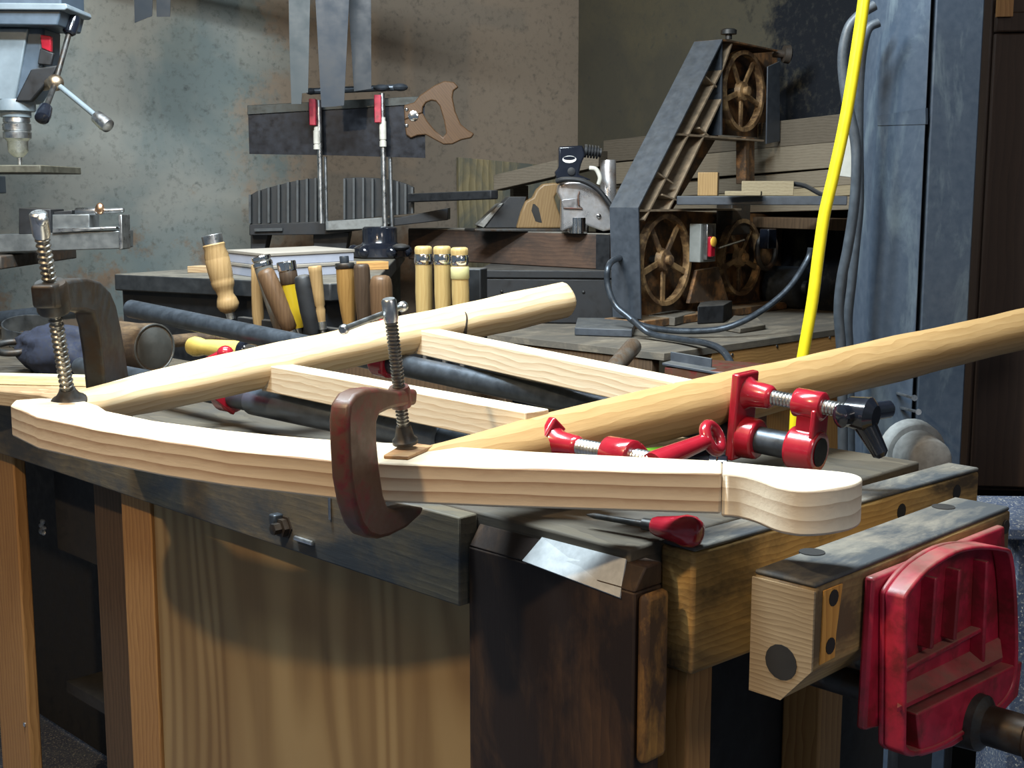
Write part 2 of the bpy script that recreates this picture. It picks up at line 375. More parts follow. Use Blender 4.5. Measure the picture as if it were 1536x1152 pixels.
for (x, y) in ((1248, 896), (1243, 968), (1507, 790)):
    q = PP(x, y, K0, kn); bm = nb(); lathe(bm, q - kn * .004, kn, [(0, .0075), (.0062, .0075)], 12); obj('bolt_hole', bm, M['black_void'], pad)
bm = nb(); prism(bm, [PP(x, y, K0, kn) + kn * .0003 for x, y in ((1234, 886), (1262, 875), (1252, 950), (1250, 985), (1228, 997), (1231, 950))], kn * .0012); obj('orange_strip', bm, wood('strip_orange', (.56, .29, .07), (.34, .15, .035), Z1, 40, .5, .6), pad)
q = PP(1174, 992, K0, kd); bm = nb(); lathe(bm, q + kd * .002, -kd, [(0, .016), (.0052, .016)], 16); obj('end_hole', bm, M['black_void'], pad)
def onK(x, y, off): return PP(x, y, K0 + kn * off, kn)
bm = nb(); prism(bm, [onK(*p, .002) for p in ((1296, 864), (1494, 786), (1500, 1010), (1480, 1040), (1283, 1092))], kn * .010); bp = obj('back_plate', bm, M['red_vise'], vise, .003)
out = [(1339, 895), (1345, 882), (1375, 848), (1418, 822), (1455, 815), (1490, 818), (1503, 830), (1510, 900), (1511, 1000), (1500, 1040), (1470, 1070), (1400, 1115), (1352, 1130), (1337, 1122)]
cen = V(0, 0, 0); OP = spline([onK(*p, .026) for p in out], 3)
for p in OP: cen += p / len(OP)
bm = nb(); prism(bm, [p - kn * .014 for p in OP], kn * .006)
fp_ = obj('face_plate', bm, M['red_vise'], vise, .002)
bm = nb(); n = len(OP); IN = [cen + (p - cen) * .95 for p in OP]
ra = [bm.verts.new(p - kn * .008) for p in OP]; rb = [bm.verts.new(p + kn * .012) for p in OP]; rc = [bm.verts.new(p + kn * .012) for p in IN]; rd = [bm.verts.new(p - kn * .008) for p in IN]
for i in range(n):
    j = (i + 1) % n
    for s, e in ((ra, rb), (rb, rc), (rc, rd), (rd, ra)): bm.faces.new((s[i], s[j], e[j], e[i]))
obj('rim', bm, M['red_vise'], fp_, .002)
def rib(x0, y0, x1, y1, wd, dep):
    bm = nb(); p, q = onK(x0, y0, .018), onK(x1, y1, .018); d = (q - p).normalized(); u = d.cross(kn).normalized()
    box(bm, p - u * wd / 2 - kn * .001, q - p, u * wd, kn * dep); obj('rib', bm, M['red_vise'], fp_, .0015)
rib(1385, 862, 1378, 968, .006, .015); rib(1421, 850, 1413, 955, .006, .015); rib(1462, 838, 1456, 990, .006, .015)
rib(1344, 1000, 1464, 938, .005, .012)
bm = nb(); prism(bm, [onK(*p, .016) for p in ((1346, 1062), (1506, 985), (1500, 1036), (1470, 1068), (1400, 1112), (1352, 1126))], kn * .020); obj('lower_face', bm, M['red_vise'], fp_, .002)
bm = nb(); pq = [onK(1346, 1030, .018), onK(1500, 955, .018), onK(1504, 986, .036), onK(1346, 1062, .036)]; prism(bm, pq, -Z1 * .004); obj('ledge', bm, M['red_vise'], fp_)
# screw, hub and sliding handle
qa = onK(1440, 1075, .02); bm = nb(); lathe(bm, qa - kn * .006, kn, [(0, .03), (.03, .028), (.036, .02), (.075, .02), (.078, .024), (.105, .024), (.109, .018)], 22); hub = obj('screw_hub', bm, M['dark_iron'], vise)
hc = qa + kn * .085
bm = nb(); lathe(bm, hc + V(.004, -.004, .03), V(.05, -.05, -1), [(0, .007), (.26, .007)], 12); hd = obj('sliding_handle', bm, M['steel'], vise)
bm = nb(); ball(bm, hc + V(.004, -.004, .035), .014); obj('handle_knob', bm, M['chrome'], hd)
bm = nb(); lathe(bm, K0 + kd * KL * .5 - kn * .14 + V(0, 0, -.13), kn, [(0, .018), (.13, .018)], 16); obj('guide_screw', bm, M['dark_iron'], vise)
q = K0 + kd * .12 - kn * .135 + V(0, 0, -.13); bm = nb(); lathe(bm, q, kn, [(0, .014), (.14, .014)], 14); obj('guide_bar', bm, M['dark_iron'], vise)
bm = nb(); box(bm, K0 + kd * .16 - kn * (th + .06) + V(0, 0, -.165), kd * .10, -kn * .012, V(0, 0, .05)); obj('rear_bracket', bm, M['red_vise'], vise, .003)

# ============================================================ the wooden cart frame
ZW = .985
PL, PD = (.80, .72, .57), (.58, .42, .27)
cart = thing('wooden_cart_frame', 'pale pine frame of two round rails, two rungs and a curved front board', 'wooden frame', PZ(600, 690, .947))
M['pine_board'] = wood('pine_board', (.60, .50, .365), (.31, .205, .13), V(.93, -.36, 0), 26, .72, .5, dist=1.6)
front = [(16, 607), (55, 624), (137, 641), (246, 660), (342, 673), (420, 681), (508, 690), (588, 694), (747, 700), (900, 704), (1083, 709)]
back = [(1083, 691), (940, 684), (800, 677), (660, 668), (588, 664), (506, 660), (420, 653), (340, 645), (232, 631), (160, 616), (148, 608), (118, 598), (60, 597), (22, 600)]
bm = nb(); prism(bm, [PZ(*p, ZW) for p in front + back], V(0, 0, -.038)); board = obj('curved_board', bm, M['pine_board'], cart, .0025)
hp = [(1083.5, 709), (1110, 711), (1135, 717), (1165, 728), (1195, 733.5), (1225, 734), (1256, 731), (1280, 726), (1293, 719), (1290, 713), (1270, 708), (1230, 704), (1165, 699), (1083.5, 691)]
hpts = [PZ(*p, ZW) for p in hp]; hs = spline(hpts[:-1], 4) + [hpts[-1]]
M['pine_grip'] = wood('pine_grip', (.68, .62, .50), (.44, .36, .27), V(.9, -.1, 0), 26, .65, .5, dist=1.8)
bm = nb(); prism(bm, hs, V(0, 0, -.041)); obj('grip_end', bm, M['pine_grip'], cart, .003)
# rails
def rail(name, s, e, ext, grain_mat, r0, r1, knots):
    d = (e - s).normalized(); e2 = e + d * ext; L = (e2 - s).length; bm = nb(); m = 40; pr = []
    for i in range(m + 1):
        t = i / m; k = min(1, t / .22); r = r0 + (r1 - r0) * (k * k * (3 - 2 * k))
        r *= 1 + .02 * sin(t * 23) + .012 * sin(t * 51 + 1)
        pr.append((L * t, r))
    pr += [(L + .004, r1 * .93), (L + .0075, r1 * .75)]
    lathe(bm, s, d, pr, 28)
    for v in bm.verts:                                   # slightly squared section, planed by hand
        rel = v.co - s; ax = rel - d * rel.dot(d); u, w_ = frame(d); a = math.atan2(ax.dot(w_), ax.dot(u))
        v.co += ax * (.045 * cos(4 * a))
    return obj(name, bm, grain_mat, cart), d, L
S1, E1 = P(100, 617, 1.56), P(846, 450, 2.0)
S2_, E2 = P(592, 690, 1.185), P(1536, 493, 2.0)
S1.z = ZW - .0215; S2_.z = ZW - .021
M['pine1'] = wood('pine_rail', (.64, .50, .31), (.42, .27, .13), E1 - S1, 40, .45, .5)
M['pine2'] = wood('pine_rail_orange', (.46, .295, .13), (.31, .18, .068), E2 - S2_, 40, .45, .5)
r1o, d1, L1 = rail('rail', S1, E1, 0, M['pine1'], .0205, .0275, 0)
r2o, d2, L2 = rail('rail', S2_, E2, .16, M['pine2'], .0205, .0305, 0)
def on_axis(s, e, x):
    best = None
    for i in range(2001):
        p = s + (e - s) * (i / 2000); c = p - CAM
        dep = c.y * cos(PITCH) - c.z * sin(PITCH); px = 768 + F * c.x / dep
        if best is None or abs(px - x) < best[0]: best = (abs(px - x), p)
    return best[1]
def rung(xa, ya, xb, yb, hw, hh):
    ca, cb = on_axis(S1, E1, xa), on_axis(S2_, E2, xb); pa, pb = P(xa, ya, ca.y), P(xb, yb, cb.y)
    d = (pb - pa); u = d.cross(Z1).normalized(); n = u.cross(d).normalized()
    m = wood('pine_rung', (.74, .65, .49), (.52, .38, .24), d, 38, .55, .5)
    bm = nb(); box(bm, pa - u * hw - n * hh, d, u * 2 * hw, n * hh); obj('rung', bm, m, cart, .0015)
    return pa, pb
rung(407, 545, 806, 616, .0165, .036); rung(629, 491, 1026, 571, .0165, .036)
c_ = on_axis(S1, E1, 686); ec = CAM - c_; ec = (ec - d1 * ec.dot(d1)).normalized(); eu = d1.cross(ec); eu = eu if eu.z > 0 else -eu
bm = nb(); tube(bm, [c_ + (ec * cos(a) + eu * sin(a)) * .0272 + d1 * .004 * sin(3 * a) for a in [R(-55 + i * 8) for i in range(12)]], [.0005, .002, .0028, .003, .0028, .0024, .002, .0018, .0015, .0012, .001, .0005], 8); obj('dark_band', bm, M['dark_iron'], r1o)
bm = nb(); q = PZ(100, 606, ZW); ball(bm, q, .008, 1.3, .7, .12); M['glue'] = paint('glue_stain', (.30, .19, .10), .4, .3); obj('glue_drip', bm, M['glue'], board)
M['stained'] = wood('stained_chip', (.38, .23, .11), (.20, .10, .05), V(1, 0, 0), 60, .5, .5)
bm = nb(); prism(bm, [PZ(x, y, ZW + .0002) for x, y in ((575, 688), (612, 690), (650, 673), (608, 668))], V(0, 0, .0035)); obj('stained_packing', bm, M['stained'], board, .001)
M['screw_iron'] = metal('screw_iron', (.22, .215, .20), .32, .3, 80, metallic=.85)
# ============================================================ C-clamps
def on_dir_plane(q, d):                     # vertical-ish plane through q containing horizontal direction d
    n = V(d.y, -d.x, 0).normalized(); return lambda x, y: PP(x, y, q, n), n
def c_clamp(name, label, q, d, outline, th, mat, screw, foot, scrw_r, bar=None, pad_r=.012, hole=None, boss=None, inner=None, smat='dark_iron', ht=.03, htop='steel'):
    f, n = on_dir_plane(q, d)
    root = thing(name, label, 'clamp', q)
    bm = nb(); pts = [f(*p) for p in outline]
    prism(bm, [p - n * th / 2 for p in pts], n * th); fr = obj('frame', bm, M[mat], root, .004, segs=3)
    if inner:                               # cast web: thinner ridge on both faces
        bm = nb(); prism(bm, [f(*p) - n * (th / 2 + .0015) for p in inner], n * (th + .003)); obj('web', bm, M[mat], fr, .0015)
    a, b = f(*screw), f(*foot); ax = (b - a).normalized()
    if boss:
        c0, c1, rb = boss; bm = nb(); lathe(bm, f(*c0), f(*c1) - f(*c0), [(0, rb * .9), (.003, rb), ((f(*c1) - f(*c0)).length - .003, rb), ((f(*c1) - f(*c0)).length, rb * .9)], 18); obj('boss', bm, M[mat], fr)
    bm = nb(); thread(bm, a + ax * ht, b - ax * .012, scrw_r, .0066 if scrw_r > .007 else .0036, scrw_r * .26); sc_ = obj('screw', bm, M['screw_iron'], root, sharp=25)
    bm = nb(); lathe(bm, a, ax, [(0, scrw_r * .9), (.002, scrw_r * 1.15), (ht - .004, scrw_r * 1.15), (ht, scrw_r)], 18); obj('screw_head', bm, M[htop], sc_)
    bm = nb(); lathe(bm, b, -ax, [(0, pad_r), (.003, pad_r), (.006, pad_r * .75), (.014, scrw_r * 1.25), (.018, scrw_r * 1.1)], 20); obj('swivel_pad', bm, M[smat], root)
    if bar:
        p0, p1 = bar; bm = nb(); dd = p1 - p0; L = dd.length
        lathe(bm, p0, dd, [(0, .003), (.002, .0046), (.006, .0046), (.008, .003), (L - .008, .003), (L - .006, .0052), (L - .001, .0052), (L, .003)], 14); obj('sliding_bar', bm, M['steel'], root)
    return root, f
qd = P(535, 690, 1.115); q2 = P(607, 660, 1.2); dd = V(q2.x - qd.x, q2.y - qd.y, 0)
frame_out = [(614, 583), (612, 607), (590, 609), (570, 614), (556, 621), (552, 632), (552, 660), (556, 700), (562, 740), (569, 759), (580, 762), (604, 757), (625, 760), (618, 772), (598, 790), (572, 803), (556, 807), (540, 802), (528, 786), (518, 756), (511, 718), (508, 670), (507, 630), (510, 605), (520, 590), (535, 583), (556, 581), (585, 587), (598, 583)]
f0, n0 = on_dir_plane(qd, dd)
c_clamp('c_clamp', 'worn red C-clamp gripping the middle of the curved front board', qd, dd, frame_out, .020, 'red_worn', (583, 448), (608, 664), .0062,
        bar=(P(513, 495, 1.13), P(606, 459, 1.26)), pad_r=.0125, boss=((598, 580), (602, 610), .0105), ht=.022)
# dark clamp at the far end
qd = P(165, 540, 1.70); q2 = P(102, 602, 1.50); dd = V(qd.x - q2.x, qd.y - q2.y, 0)
fo = [(62, 428), (90, 420), (115, 417), (136, 422), (151, 437), (160, 458), (167, 490), (174, 530), (181, 575), (186, 622), (183, 655), (165, 668), (130, 665), (98, 655), (100, 644), (125, 650), (142, 645), (147, 625), (143, 580), (138, 530), (132, 490), (126, 470), (112, 466), (90, 466), (66, 462)]
root, f = c_clamp('c_clamp', 'heavy dark steel C-clamp with long upright screw at the tapered board end', qd, dd, fo, .026, 'dark_iron', (57, 318), (104, 603), .0085, pad_r=.021,
        boss=((75, 424), (82, 468), .019), smat='dark_iron', ht=.030, htop='steel')
a = f(60, 330); bm = nb(); ball(bm, a + V(.006, -.010, 0), .007, n=12); obj('ball_knob', bm, M['steel'], root)
n_ = V(dd.y, -dd.x, 0).normalized()
if n_.y > 0: n_ = -n_
bm = nb(); prism(bm, [f(*p) + n_ * .0122 for p in ((98, 443), (101, 433), (116, 427), (133, 429), (144, 441), (139, 456), (132, 459), (112, 452))], n_ * .0014); obj('cast_recess', bm, M['rusty_iron'], root)

# ============================================================ pipe clamps
def pipe_clamp(label, hp, tp, le, re, crank, flip, cmat, hsize=1.0, tail_up=.05, gap=.075, tilt=0):
    hp, tp, le, re = map(Vector, (hp, tp, le, re)); d = (re - le).normalized(); u = d.cross(Z1).normalized(); n = u.cross(d).normalized(); n, u = n * cos(tilt) + u * sin(tilt), u * cos(tilt) - n * sin(tilt)
    root = thing('pipe_clamp', label, 'clamp', (le + re) / 2)
    bm = nb(); rr = .0158; L = (re - le).length
    lathe(bm, le, d, [(0, .0125), (.0005, rr), (L - .0005, rr), (L, .0125)], 24); pipe = obj('pipe', bm, M['black_iron'], root)
    bm = nb(); lathe(bm, re + d * .0012, -d, [(0, .0125), (.001, .0125)], 20); obj('pipe_bore', bm, M['black_paint'], pipe)
    s = hsize
    # sliding head: tall pad, collar round the pipe, nose for the screw
    sh = .050 * s
    bm = nb(); cbox(bm, hp + n * .024 * s, d * .011, u * .046 * s, n * .098 * s); lathe(bm, hp + d * .003, d, [(0, .024 * s), (.022, .0225 * s)], 20)
    lathe(bm, hp + n * sh, d, [(0, .022 * s), (.012, .015 * s), (.036, .013 * s), (.038, .010 * s)], 18)
    obj('sliding_head', bm, M['red_gloss'], root, .003, segs=3)
    # threaded screw and fixed body
    e0 = hp + n * sh + d * .036; e1 = e0 + d * (.098 if cmat == 'black_gloss' else .115) * s; bm = nb(); thread(bm, e0, e1, .0088, .0042, .0013); obj('screw', bm, M['steel'], root, sharp=60)
    bp = hp + d * gap
    bm = nb(); lathe(bm, bp, d, [(0, .0225), (.002, .025), (.034, .025), (.036, .0225)], 26); lathe(bm, bp + n * sh, d, [(0, .015), (.002, .0165), (.034, .0165), (.036, .015)], 22)
    cbox(bm, bp + n * sh * .5 + d * .018, d * .022, u * .020, n * sh); cbox(bm, bp + n * sh * .5 + d * .031, d * .006, u * .036, n * sh * .9); bd = obj('screw_body', bm, M['red_gloss'], root, .002)
    bm = nb(); lathe(bm, bp + d * .0365, d, [(0, .0165), (.0006, .0165)], 20); obj('pipe_socket', bm, M['black_paint'], bd)
    # crank
    ce = e1 + d * .004; bm = nb(); cr = crank.normalized()
    if cmat == 'red_gloss':
        lp = P(1069, 657, 1.26); kk = (lp - ce); L = kk.length; kk.normalize(); w2 = kk.cross(CAM - lp).normalized(); fn = w2.cross(kk)
        tube(bm, [ce - kk * .006, ce, ce + kk * (L - .012)], [.012, .013, .0095], 16, flat=(1, .8))
        torus(bm, lp, fn + kk * .25, .0135, .0062, 26, 10)
    else:
        tube(bm, [ce - d * .012, ce + d * .012, ce + d * .02], [.017, .02, .012], 18)
        tube(bm, [ce - cr * .03, ce - cr * .026, ce - cr * .01, ce + cr * .02, ce + cr * .042, ce + cr * .047], [.006, .013, .0105, .0105, .010, .005], 16)
        k = (d * .55 - n * .75).normalized(); tube(bm, [ce, ce + k * .02, ce + k * .05, ce + k * .054], [.014, .012, .009, .004], 14)
    obj('crank', bm, M[cmat], root)
    # tail stop
    bm = nb(); lathe(bm, tp - d * .03, d, [(0, .02), (.002, .023), (.028, .023), (.03, .021)], 22); cbox(bm, tp + n * tail_up / 2 - d * .004, d * .009, u * .042, n * (tail_up + .03))
    cbox(bm, tp + n * (tail_up * .3) - d * .016, d * .02, u * .010, n * tail_up)
    tj = obj('tail_stop', bm, M['red_gloss'], root, .003)
    return root
def on_line(a, b, x):
    return on_axis(a, b, x)
leA, reA = P(196, 463, 2.24), P(1217, 676, 1.42)
hA = on_line(leA, reA, 1110); tA = on_line(leA, reA, 588)
pipe_clamp('black pipe clamp with glossy red head pressing on the long round rail', hA, tA, leA, reA, V(.9, .42, .05), 1, 'black_gloss', 1.05, gap=.066)
leB, reB = P(120, 550, 2.16), P(905, 705, 1.29)
hB = on_line(leB, reB, 862); tB = on_line(leB, reB, 352)
hB.z += 0
clampB = pipe_clamp('black pipe clamp with red crank, passing beneath the lower rung', hB, tB, leB, reB, V(-.02, -.35, -.26), 1, 'red_gloss', .85, tilt=.85)

pa_, pb_s = on_line(leB, reB, 379), on_line(leB, reB, 668)
bm = nb(); L = (pb_s - pa_).length; lathe(bm, pa_, pb_s - pa_, [(0, .0165), (.001, .0192), (.003, .0198), (L - .003, .0198), (L, .0165)], 24); obj('sleeve', bm, metal('blued_pipe', (.11, .135, .17), .34, .25, 40, metallic=.6), clampB)

# ============================================================ bench clutter at the far end
M['mallet'] = wood('mallet_brown', (.15, .10, .055), (.07, .045, .025), V(-.6, .8, 0), 40, .4, .6, (.05, .035, .025), .45, 30)
M['mallet_end'] = paint('mallet_end', (.05, .048, .042), .5, .3, 30)
c = P(232, 522, 2.28); d = V(-.80, .60, .0); root = thing('mallet', 'round wooden mallet head lying behind the dark clamp, dark face towards us', 'mallet', c - V(0, 0, .045))
bm = nb(); lathe(bm, c, d, [(0, .040), (.004, .0445), (.05, .042), (.12, .043), (.135, .044), (.139, .04)], 30); obj('head', bm, M['mallet'], root)
bm = nb(); lathe(bm, c - d * .0012, d, [(0, .036), (.0016, .0385)], 30); torus(bm, c, d, .0425, .002, 34, 6); obj('striking_face', bm, M['mallet_end'], root)
bm = nb(); lathe(bm, c + d * .07, V(.5, .75, -.02), [(.04, .012), (.25, .013), (.255, .008)], 14); obj('handle', bm, M['mallet'], root)
# yellow handled screwdriver
M['yellow_h'] = paint('yellow_handle', (.62, .47, .12), .3, .1)
a, b = P(284, 519, 2.2), P(388, 528, 2.13); d = (b - a); d2 = d.normalized(); root = thing('screwdriver', 'screwdriver with pale yellow handle and black collar lying behind the far rail', 'screwdriver', a)
bm = nb(); L = d.length; lathe(bm, a, d, [(0, .008), (.003, .0145), (.012, .0175), (.022, .0165), (.034, .0135), (.05, .0145), (L * .72, .0165), (L * .76, .0165)], 20); obj('handle', bm, M['yellow_h'], root)
bm = nb(); lathe(bm, a + d2 * L * .76, d, [(0, .017), (.003, .0185), (.01, .0185), (.012, .016)], 20); obj('collar', bm, M['black_gloss'], root)
bm = nb(); lathe(bm, a + d2 * (L * .76 + .012), d, [(0, .013), (.02, .011), (.024, .004), (.1, .0035)], 14); obj('shank', bm, M['chrome'], root)
# red knob of a tool behind the rail
a = P(338, 530, 2.02); root = thing('red_handled_bit', 'small glossy red knobbed tool beside the yellow screwdriver', 'tool', a)
bm = nb(); ball(bm, a, .0135, 1, 1, .95); lathe(bm, a + V(-.002, 0, -.002), V(-1, .2, -.5), [(.006, .010), (.03, .009), (.04, .006)], 14); obj('knob', bm, M['red_gloss'], root)
bm = nb(); lathe(bm, a, V(-1, .2, -.75), [(.037, .005), (.085, .004)], 10); obj('shaft', bm, M['black_iron'], root)
# blue cloth
M['denim'] = paint('blue_denim', (.010, .014, .030), .9, .45, 180)
c = P(92, 527, 2.36); bm = nb(); bmesh.ops.create_icosphere(bm, subdivisions=4, radius=1)
from mathutils import noise as mn
for v in bm.verts:
    p = v.co.copy(); k = 1 + .22 * mn.noise(p * 2.1 + V(3, 1, 0)) + .10 * mn.noise(p * 5)
    v.co = c + V(p.x * .085 * k, p.y * .055 * k, max(-.049, p.z * .052 * k))
tag(obj('rag', bm, M['denim'], sharp=80), 'crumpled dark blue denim rag on the bench behind the upright clamp screw', 'rag')
# hole saw ring, flat ring and grey bar
c = PZ(38, 512, .935); c = P(44, 497, 2.46); root = thing('hole_saw', 'dark toothed steel hole saw ring at the far end of the bench', 'saw', c)
nrm = V(.1, -.25, 1).normalized(); bm = nb(); torus(bm, c, nrm, .049, .002, 56, 4, sq=(.0014, .016)); obj('cup', bm, metal('saw_steel', (.28, .30, .32), .35, .25, 40), root)
u, v_ = frame(nrm); bm = nb()
for i in range(36):
    a_ = 2 * pi * i / 36; e = u * cos(a_) + v_ * sin(a_); tg = nrm.cross(e); o = c + e * .049 - nrm * .0125
    prism(bm, [o - tg * .0036 - e * .001, o + tg * .0036 - e * .001, o + tg * .002 - nrm * .006 - e * .001], e * .002)
obj('teeth', bm, M['black_iron'], root)
c = P(20, 521, 2.36); bm = nb(); torus(bm, c, V(.05, -.2, 1), .034, .0065, 40, 10); tag(obj('steel_ring', bm, M['dark_iron']), 'thick dark steel ring lying in front of the toothed hole saw', 'ring')
a, b = P(-40, 483, 2.75), P(120, 465, 2.62); bm = nb(); lathe(bm, a, b - a, [(0, .014), (.001, .0165), ((b - a).length - .001, .0165), ((b - a).length, .014)], 22); tag(obj('grey_pipe', bm, M['black_iron']), 'short grey iron pipe lying behind the hole saw', 'pipe')
# pale stick and wooden offcut at the bench corner
M['offcut'] = wood('offcut_brown', (.36, .26, .15), (.20, .12, .06), V(1, -.3, 0), 50, .5, .6)
bm = nb(); prism(bm, [PZ(x, y, .925) for x, y in ((-60, 568), (0, 563), (136, 566), (150, 600), (120, 606), (60, 592), (-60, 580))], V(0, 0, -.0245)); tag(obj('wood_offcut', bm, M['offcut'], bevel=.002), 'brown board offcut under the pale stick by the tapered board end', 'wood offcut')
M['pale'] = wood('pale_stick', (.74, .68, .45), (.55, .45, .25), V(1, 0, 0), 50, .4, .5)
a, b = PZ(-40, 567, .9335), PZ(138, 571, .9335); bm = nb(); dd = b - a; cbox(bm, (a + b) / 2, dd, V(-dd.y, dd.x, 0).normalized() * .022, V(0, 0, .016)); tag(obj('pale_stick', bm, M['pale'], bevel=.001), 'pale yellowish stick lying on the brown offcut', 'stick')
# small bits between the clamps near the vise
M['green_p'] = paint('green_plastic', (.16, .42, .03), .4, .1)
a = P(978, 664, 1.5); bm = nb(); cbox(bm, V(a.x, a.y, .914), V(.040, .02, 0), V(-.008, .016, 0), V(0, 0, .028)); tag(obj('marker', bm, M['green_p'], bevel=.004), 'bright green plastic piece behind the curved board, beside the red crank', 'plastic piece')
a = P(1012, 664, 1.5); root = thing('drill_chuck', 'small black chuck lying beside the bright green piece', 'chuck', V(a.x, a.y, .9))
bm = nb(); lathe(bm, V(a.x, a.y, .917), V(.9, .3, 0), [(0, .010), (.003, .0165), (.03, .0165), (.045, .010)], 14); obj('body', bm, M['black_gloss'], root)
bm = nb(); lathe(bm, V(a.x, a.y, .917), V(.9, .3, 0), [(.044, .004), (.08, .004)], 10); obj('spindle', bm, M['steel'], root)
a = P(1092, 672, 1.42); root = thing('socket', 'bright steel socket lying next to the glossy red clamp head', 'socket', V(a.x, a.y, .9))
bm = nb(); lathe(bm, V(a.x, a.y, .918), V(-.95, .2, .0), [(0, .016), (.001, .0175), (.02, .0175), (.022, .015), (.036, .0125)], 18); obj('barrel', bm, M['black_gloss'], root)
bm = nb(); torus(bm, V(a.x, a.y, .918) + V(-.95, .2, 0) * .012, V(-.95, .2, 0), .0175, .0012, 24, 6); obj('band', bm, M['chrome'], root)
a, b = PZ(930, 684, .912), PZ(1075, 668, .912); bm = nb(); cbox(bm, (a + b) / 2 + V(0, .09, -.006), b - a, V(0, .03, 0), V(0, 0, .011)); tag(obj('thin_lath', bm, M['offcut'], bevel=.001), 'thin brown lath lying under the long round rail', 'lath')
# flat steel rule in the gap between the rungs
a, b = PZ(612, 561, .905), PZ(745, 588, .905); bm = nb(); cbox(bm, (a + b) / 2, b - a, V(.02, .03, 0), V(0, 0, .004)); tag(obj('steel_rule', bm, M['steel']), 'thin bright steel rule lying between the two rungs', 'ruler')
# dusty dome at the bench end
M['dusty'] = paint('pale_dust', (.20, .205, .20), .9, .3, 60)
c = PZ(1382, 690, .90); c = P(1386, 688, 1.78); root = thing('grinder', 'dust covered round grinder housing standing before the blue post', 'grinder', V(c.x, c.y, .78))
bm = nb(); lathe(bm, V(c.x - .0, c.y - .03, c.z - .0), V(-.1, 1, .05), [(0, .026), (.004, .033), (.05, .036), (.056, .03)], 30); obj('wheel_guard', bm, M['dusty'], root, .002)
bm = nb(); lathe(bm, V(c.x - .0, c.y + .03, c.z - .0), V(-.1, 1, .05), [(0, .030), (.004, .045), (.03, .047), (.034, .04)], 30); obj('housing', bm, M['dusty'], root, .002)
bm = nb(); cbox(bm, V(c.x + .01, c.y + .03, (c.z + .0) / 2 - .02), V(.05, 0, 0), V(0, .05, 0), V(0, 0, c.z - .04)); obj('pedestal', bm, M['black_paint'], root)

# red handled awl lying on the bench corner, under the board
a, b = PZ(880, 772, .914), PZ(1052, 800, .916); d = (b - a); L = d.length; root = thing('awl', 'awl with glossy red bulb handle lying under the curved board by the vise', 'awl', V((a.x + b.x) / 2, (a.y + b.y) / 2, .9))
bm = nb(); lathe(bm, b, -d, [(0, .006), (.002, .011), (.008, .0148), (.016, .0155), (.026, .013), (.048, .0095), (.052, .008)], 22); obj('handle', bm, M['red_gloss'], root)
bm = nb(); lathe(bm, b - d.normalized() * .051, -d, [(0, .006), (.012, .006), (.013, .0035), (L - .06, .003), (L - .051, .0006)], 12); obj('shank', bm, M['dark_iron'], root)
# ============================================================ back table, low cupboard, trunk
ZS = 1.06
M['dusty_wood'] = wood('dusty_wood', (.22, .19, .145), (.12, .10, .075), B1, 30, .4, .85, (.10, .09, .075), .5, 12)
M['table_edge'] = wood('table_edge_orange', (.50, .28, .10), (.30, .155, .05), B1, 40, .5, .6)
C0, L0 = PZ(495, 425, ZS), PZ(171, 411, ZS)
cup = thing('tool_cupboard', 'low black topped cupboard with dusty slab behind the chisel row', 'cupboard', V(-.4, 3.0, 0))
poly = [C0, L0, PZ(304, 402, ZS), PZ(322, 400, ZS), V(-.86, 3.85, ZS), V(-.33, 3.95, ZS), V(-.10, 2.72, ZS)]
poly[6] = C0 + B1 * .11
bm = nb(); prism(bm, poly, V(0, 0, -.035)); obj('top_slab', bm, paint('black_dusty_top', (.014, .016, .018), .55, .3, dust=(.16, .145, .115), dust_amt=.85), cup, .003)
cen = sum(poly, V(0, 0, 0)) / 7
bm = nb(); prism(bm, [V(p.x, p.y, 0) * .955 + V(cen.x, cen.y, 0) * .045 for p in poly], V(0, 0, ZS - .0355)); obj('body', bm, M['black_paint'], cup)
tab = thing('back_table', 'plywood topped table with orange front edge carrying the rusty bandsaw', 'table', AB(-2.0, 2.6, 0))
TC = PZ(996, 530, ZT); ta, tb = (TC.x - TC.y) * S2, (TC.x + TC.y) * S2
bm = nb(); prism(bm, [AB(a, b, ZT) for a, b in ((ta, tb), (ta, tb + 1.1), (ta - .76, tb + 1.1), (ta - .76, tb))], V(0, 0, -.016)); obj('top', bm, M['dusty_wood'], tab, .001)
bm = nb(); box(bm, AB(ta - .03, tb + .17, ZT - .11), A1 * .028, B1 * .925, V(0, 0, .0935)); rail_ = obj('front_rail', bm, M['table_edge'], tab, .002)
for x, y in ((1098, 532), (1165, 519), (1244, 506)):
    q = PP(x, y, AB(ta - .002, 0, 0), A1); bm = nb(); lathe(bm, q - A1 * .001, A1, [(0, .004), (.003, .0035)], 10); obj('screw_head', bm, M['steel'], rail_)
bm = nb(); box(bm, AB(ta - .74, tb + .004, ZT - .11), A1 * .705, B1 * .026, V(0, 0, .0935)); obj('side_rail', bm, M['fir_dark'], tab, .002)
for a, b in ((ta - .08, tb + .03), (ta - .08, tb + 1.0), (ta - .72, tb + .03), (ta - .72, tb + 1.0)):
    bm = nb(); box(bm, AB(a, b, 0), A1 * .045, B1 * .06, V(0, 0, ZT - .111)); obj('leg', bm, M['fir_dark'], tab, .002)
bm = nb(); box(bm, AB(ta - .05, tb + .14, .08), A1 * .016, B1 * .82, V(0, 0, ZT - .20)); obj('front_panel', bm, M['fir'], tab, .001)
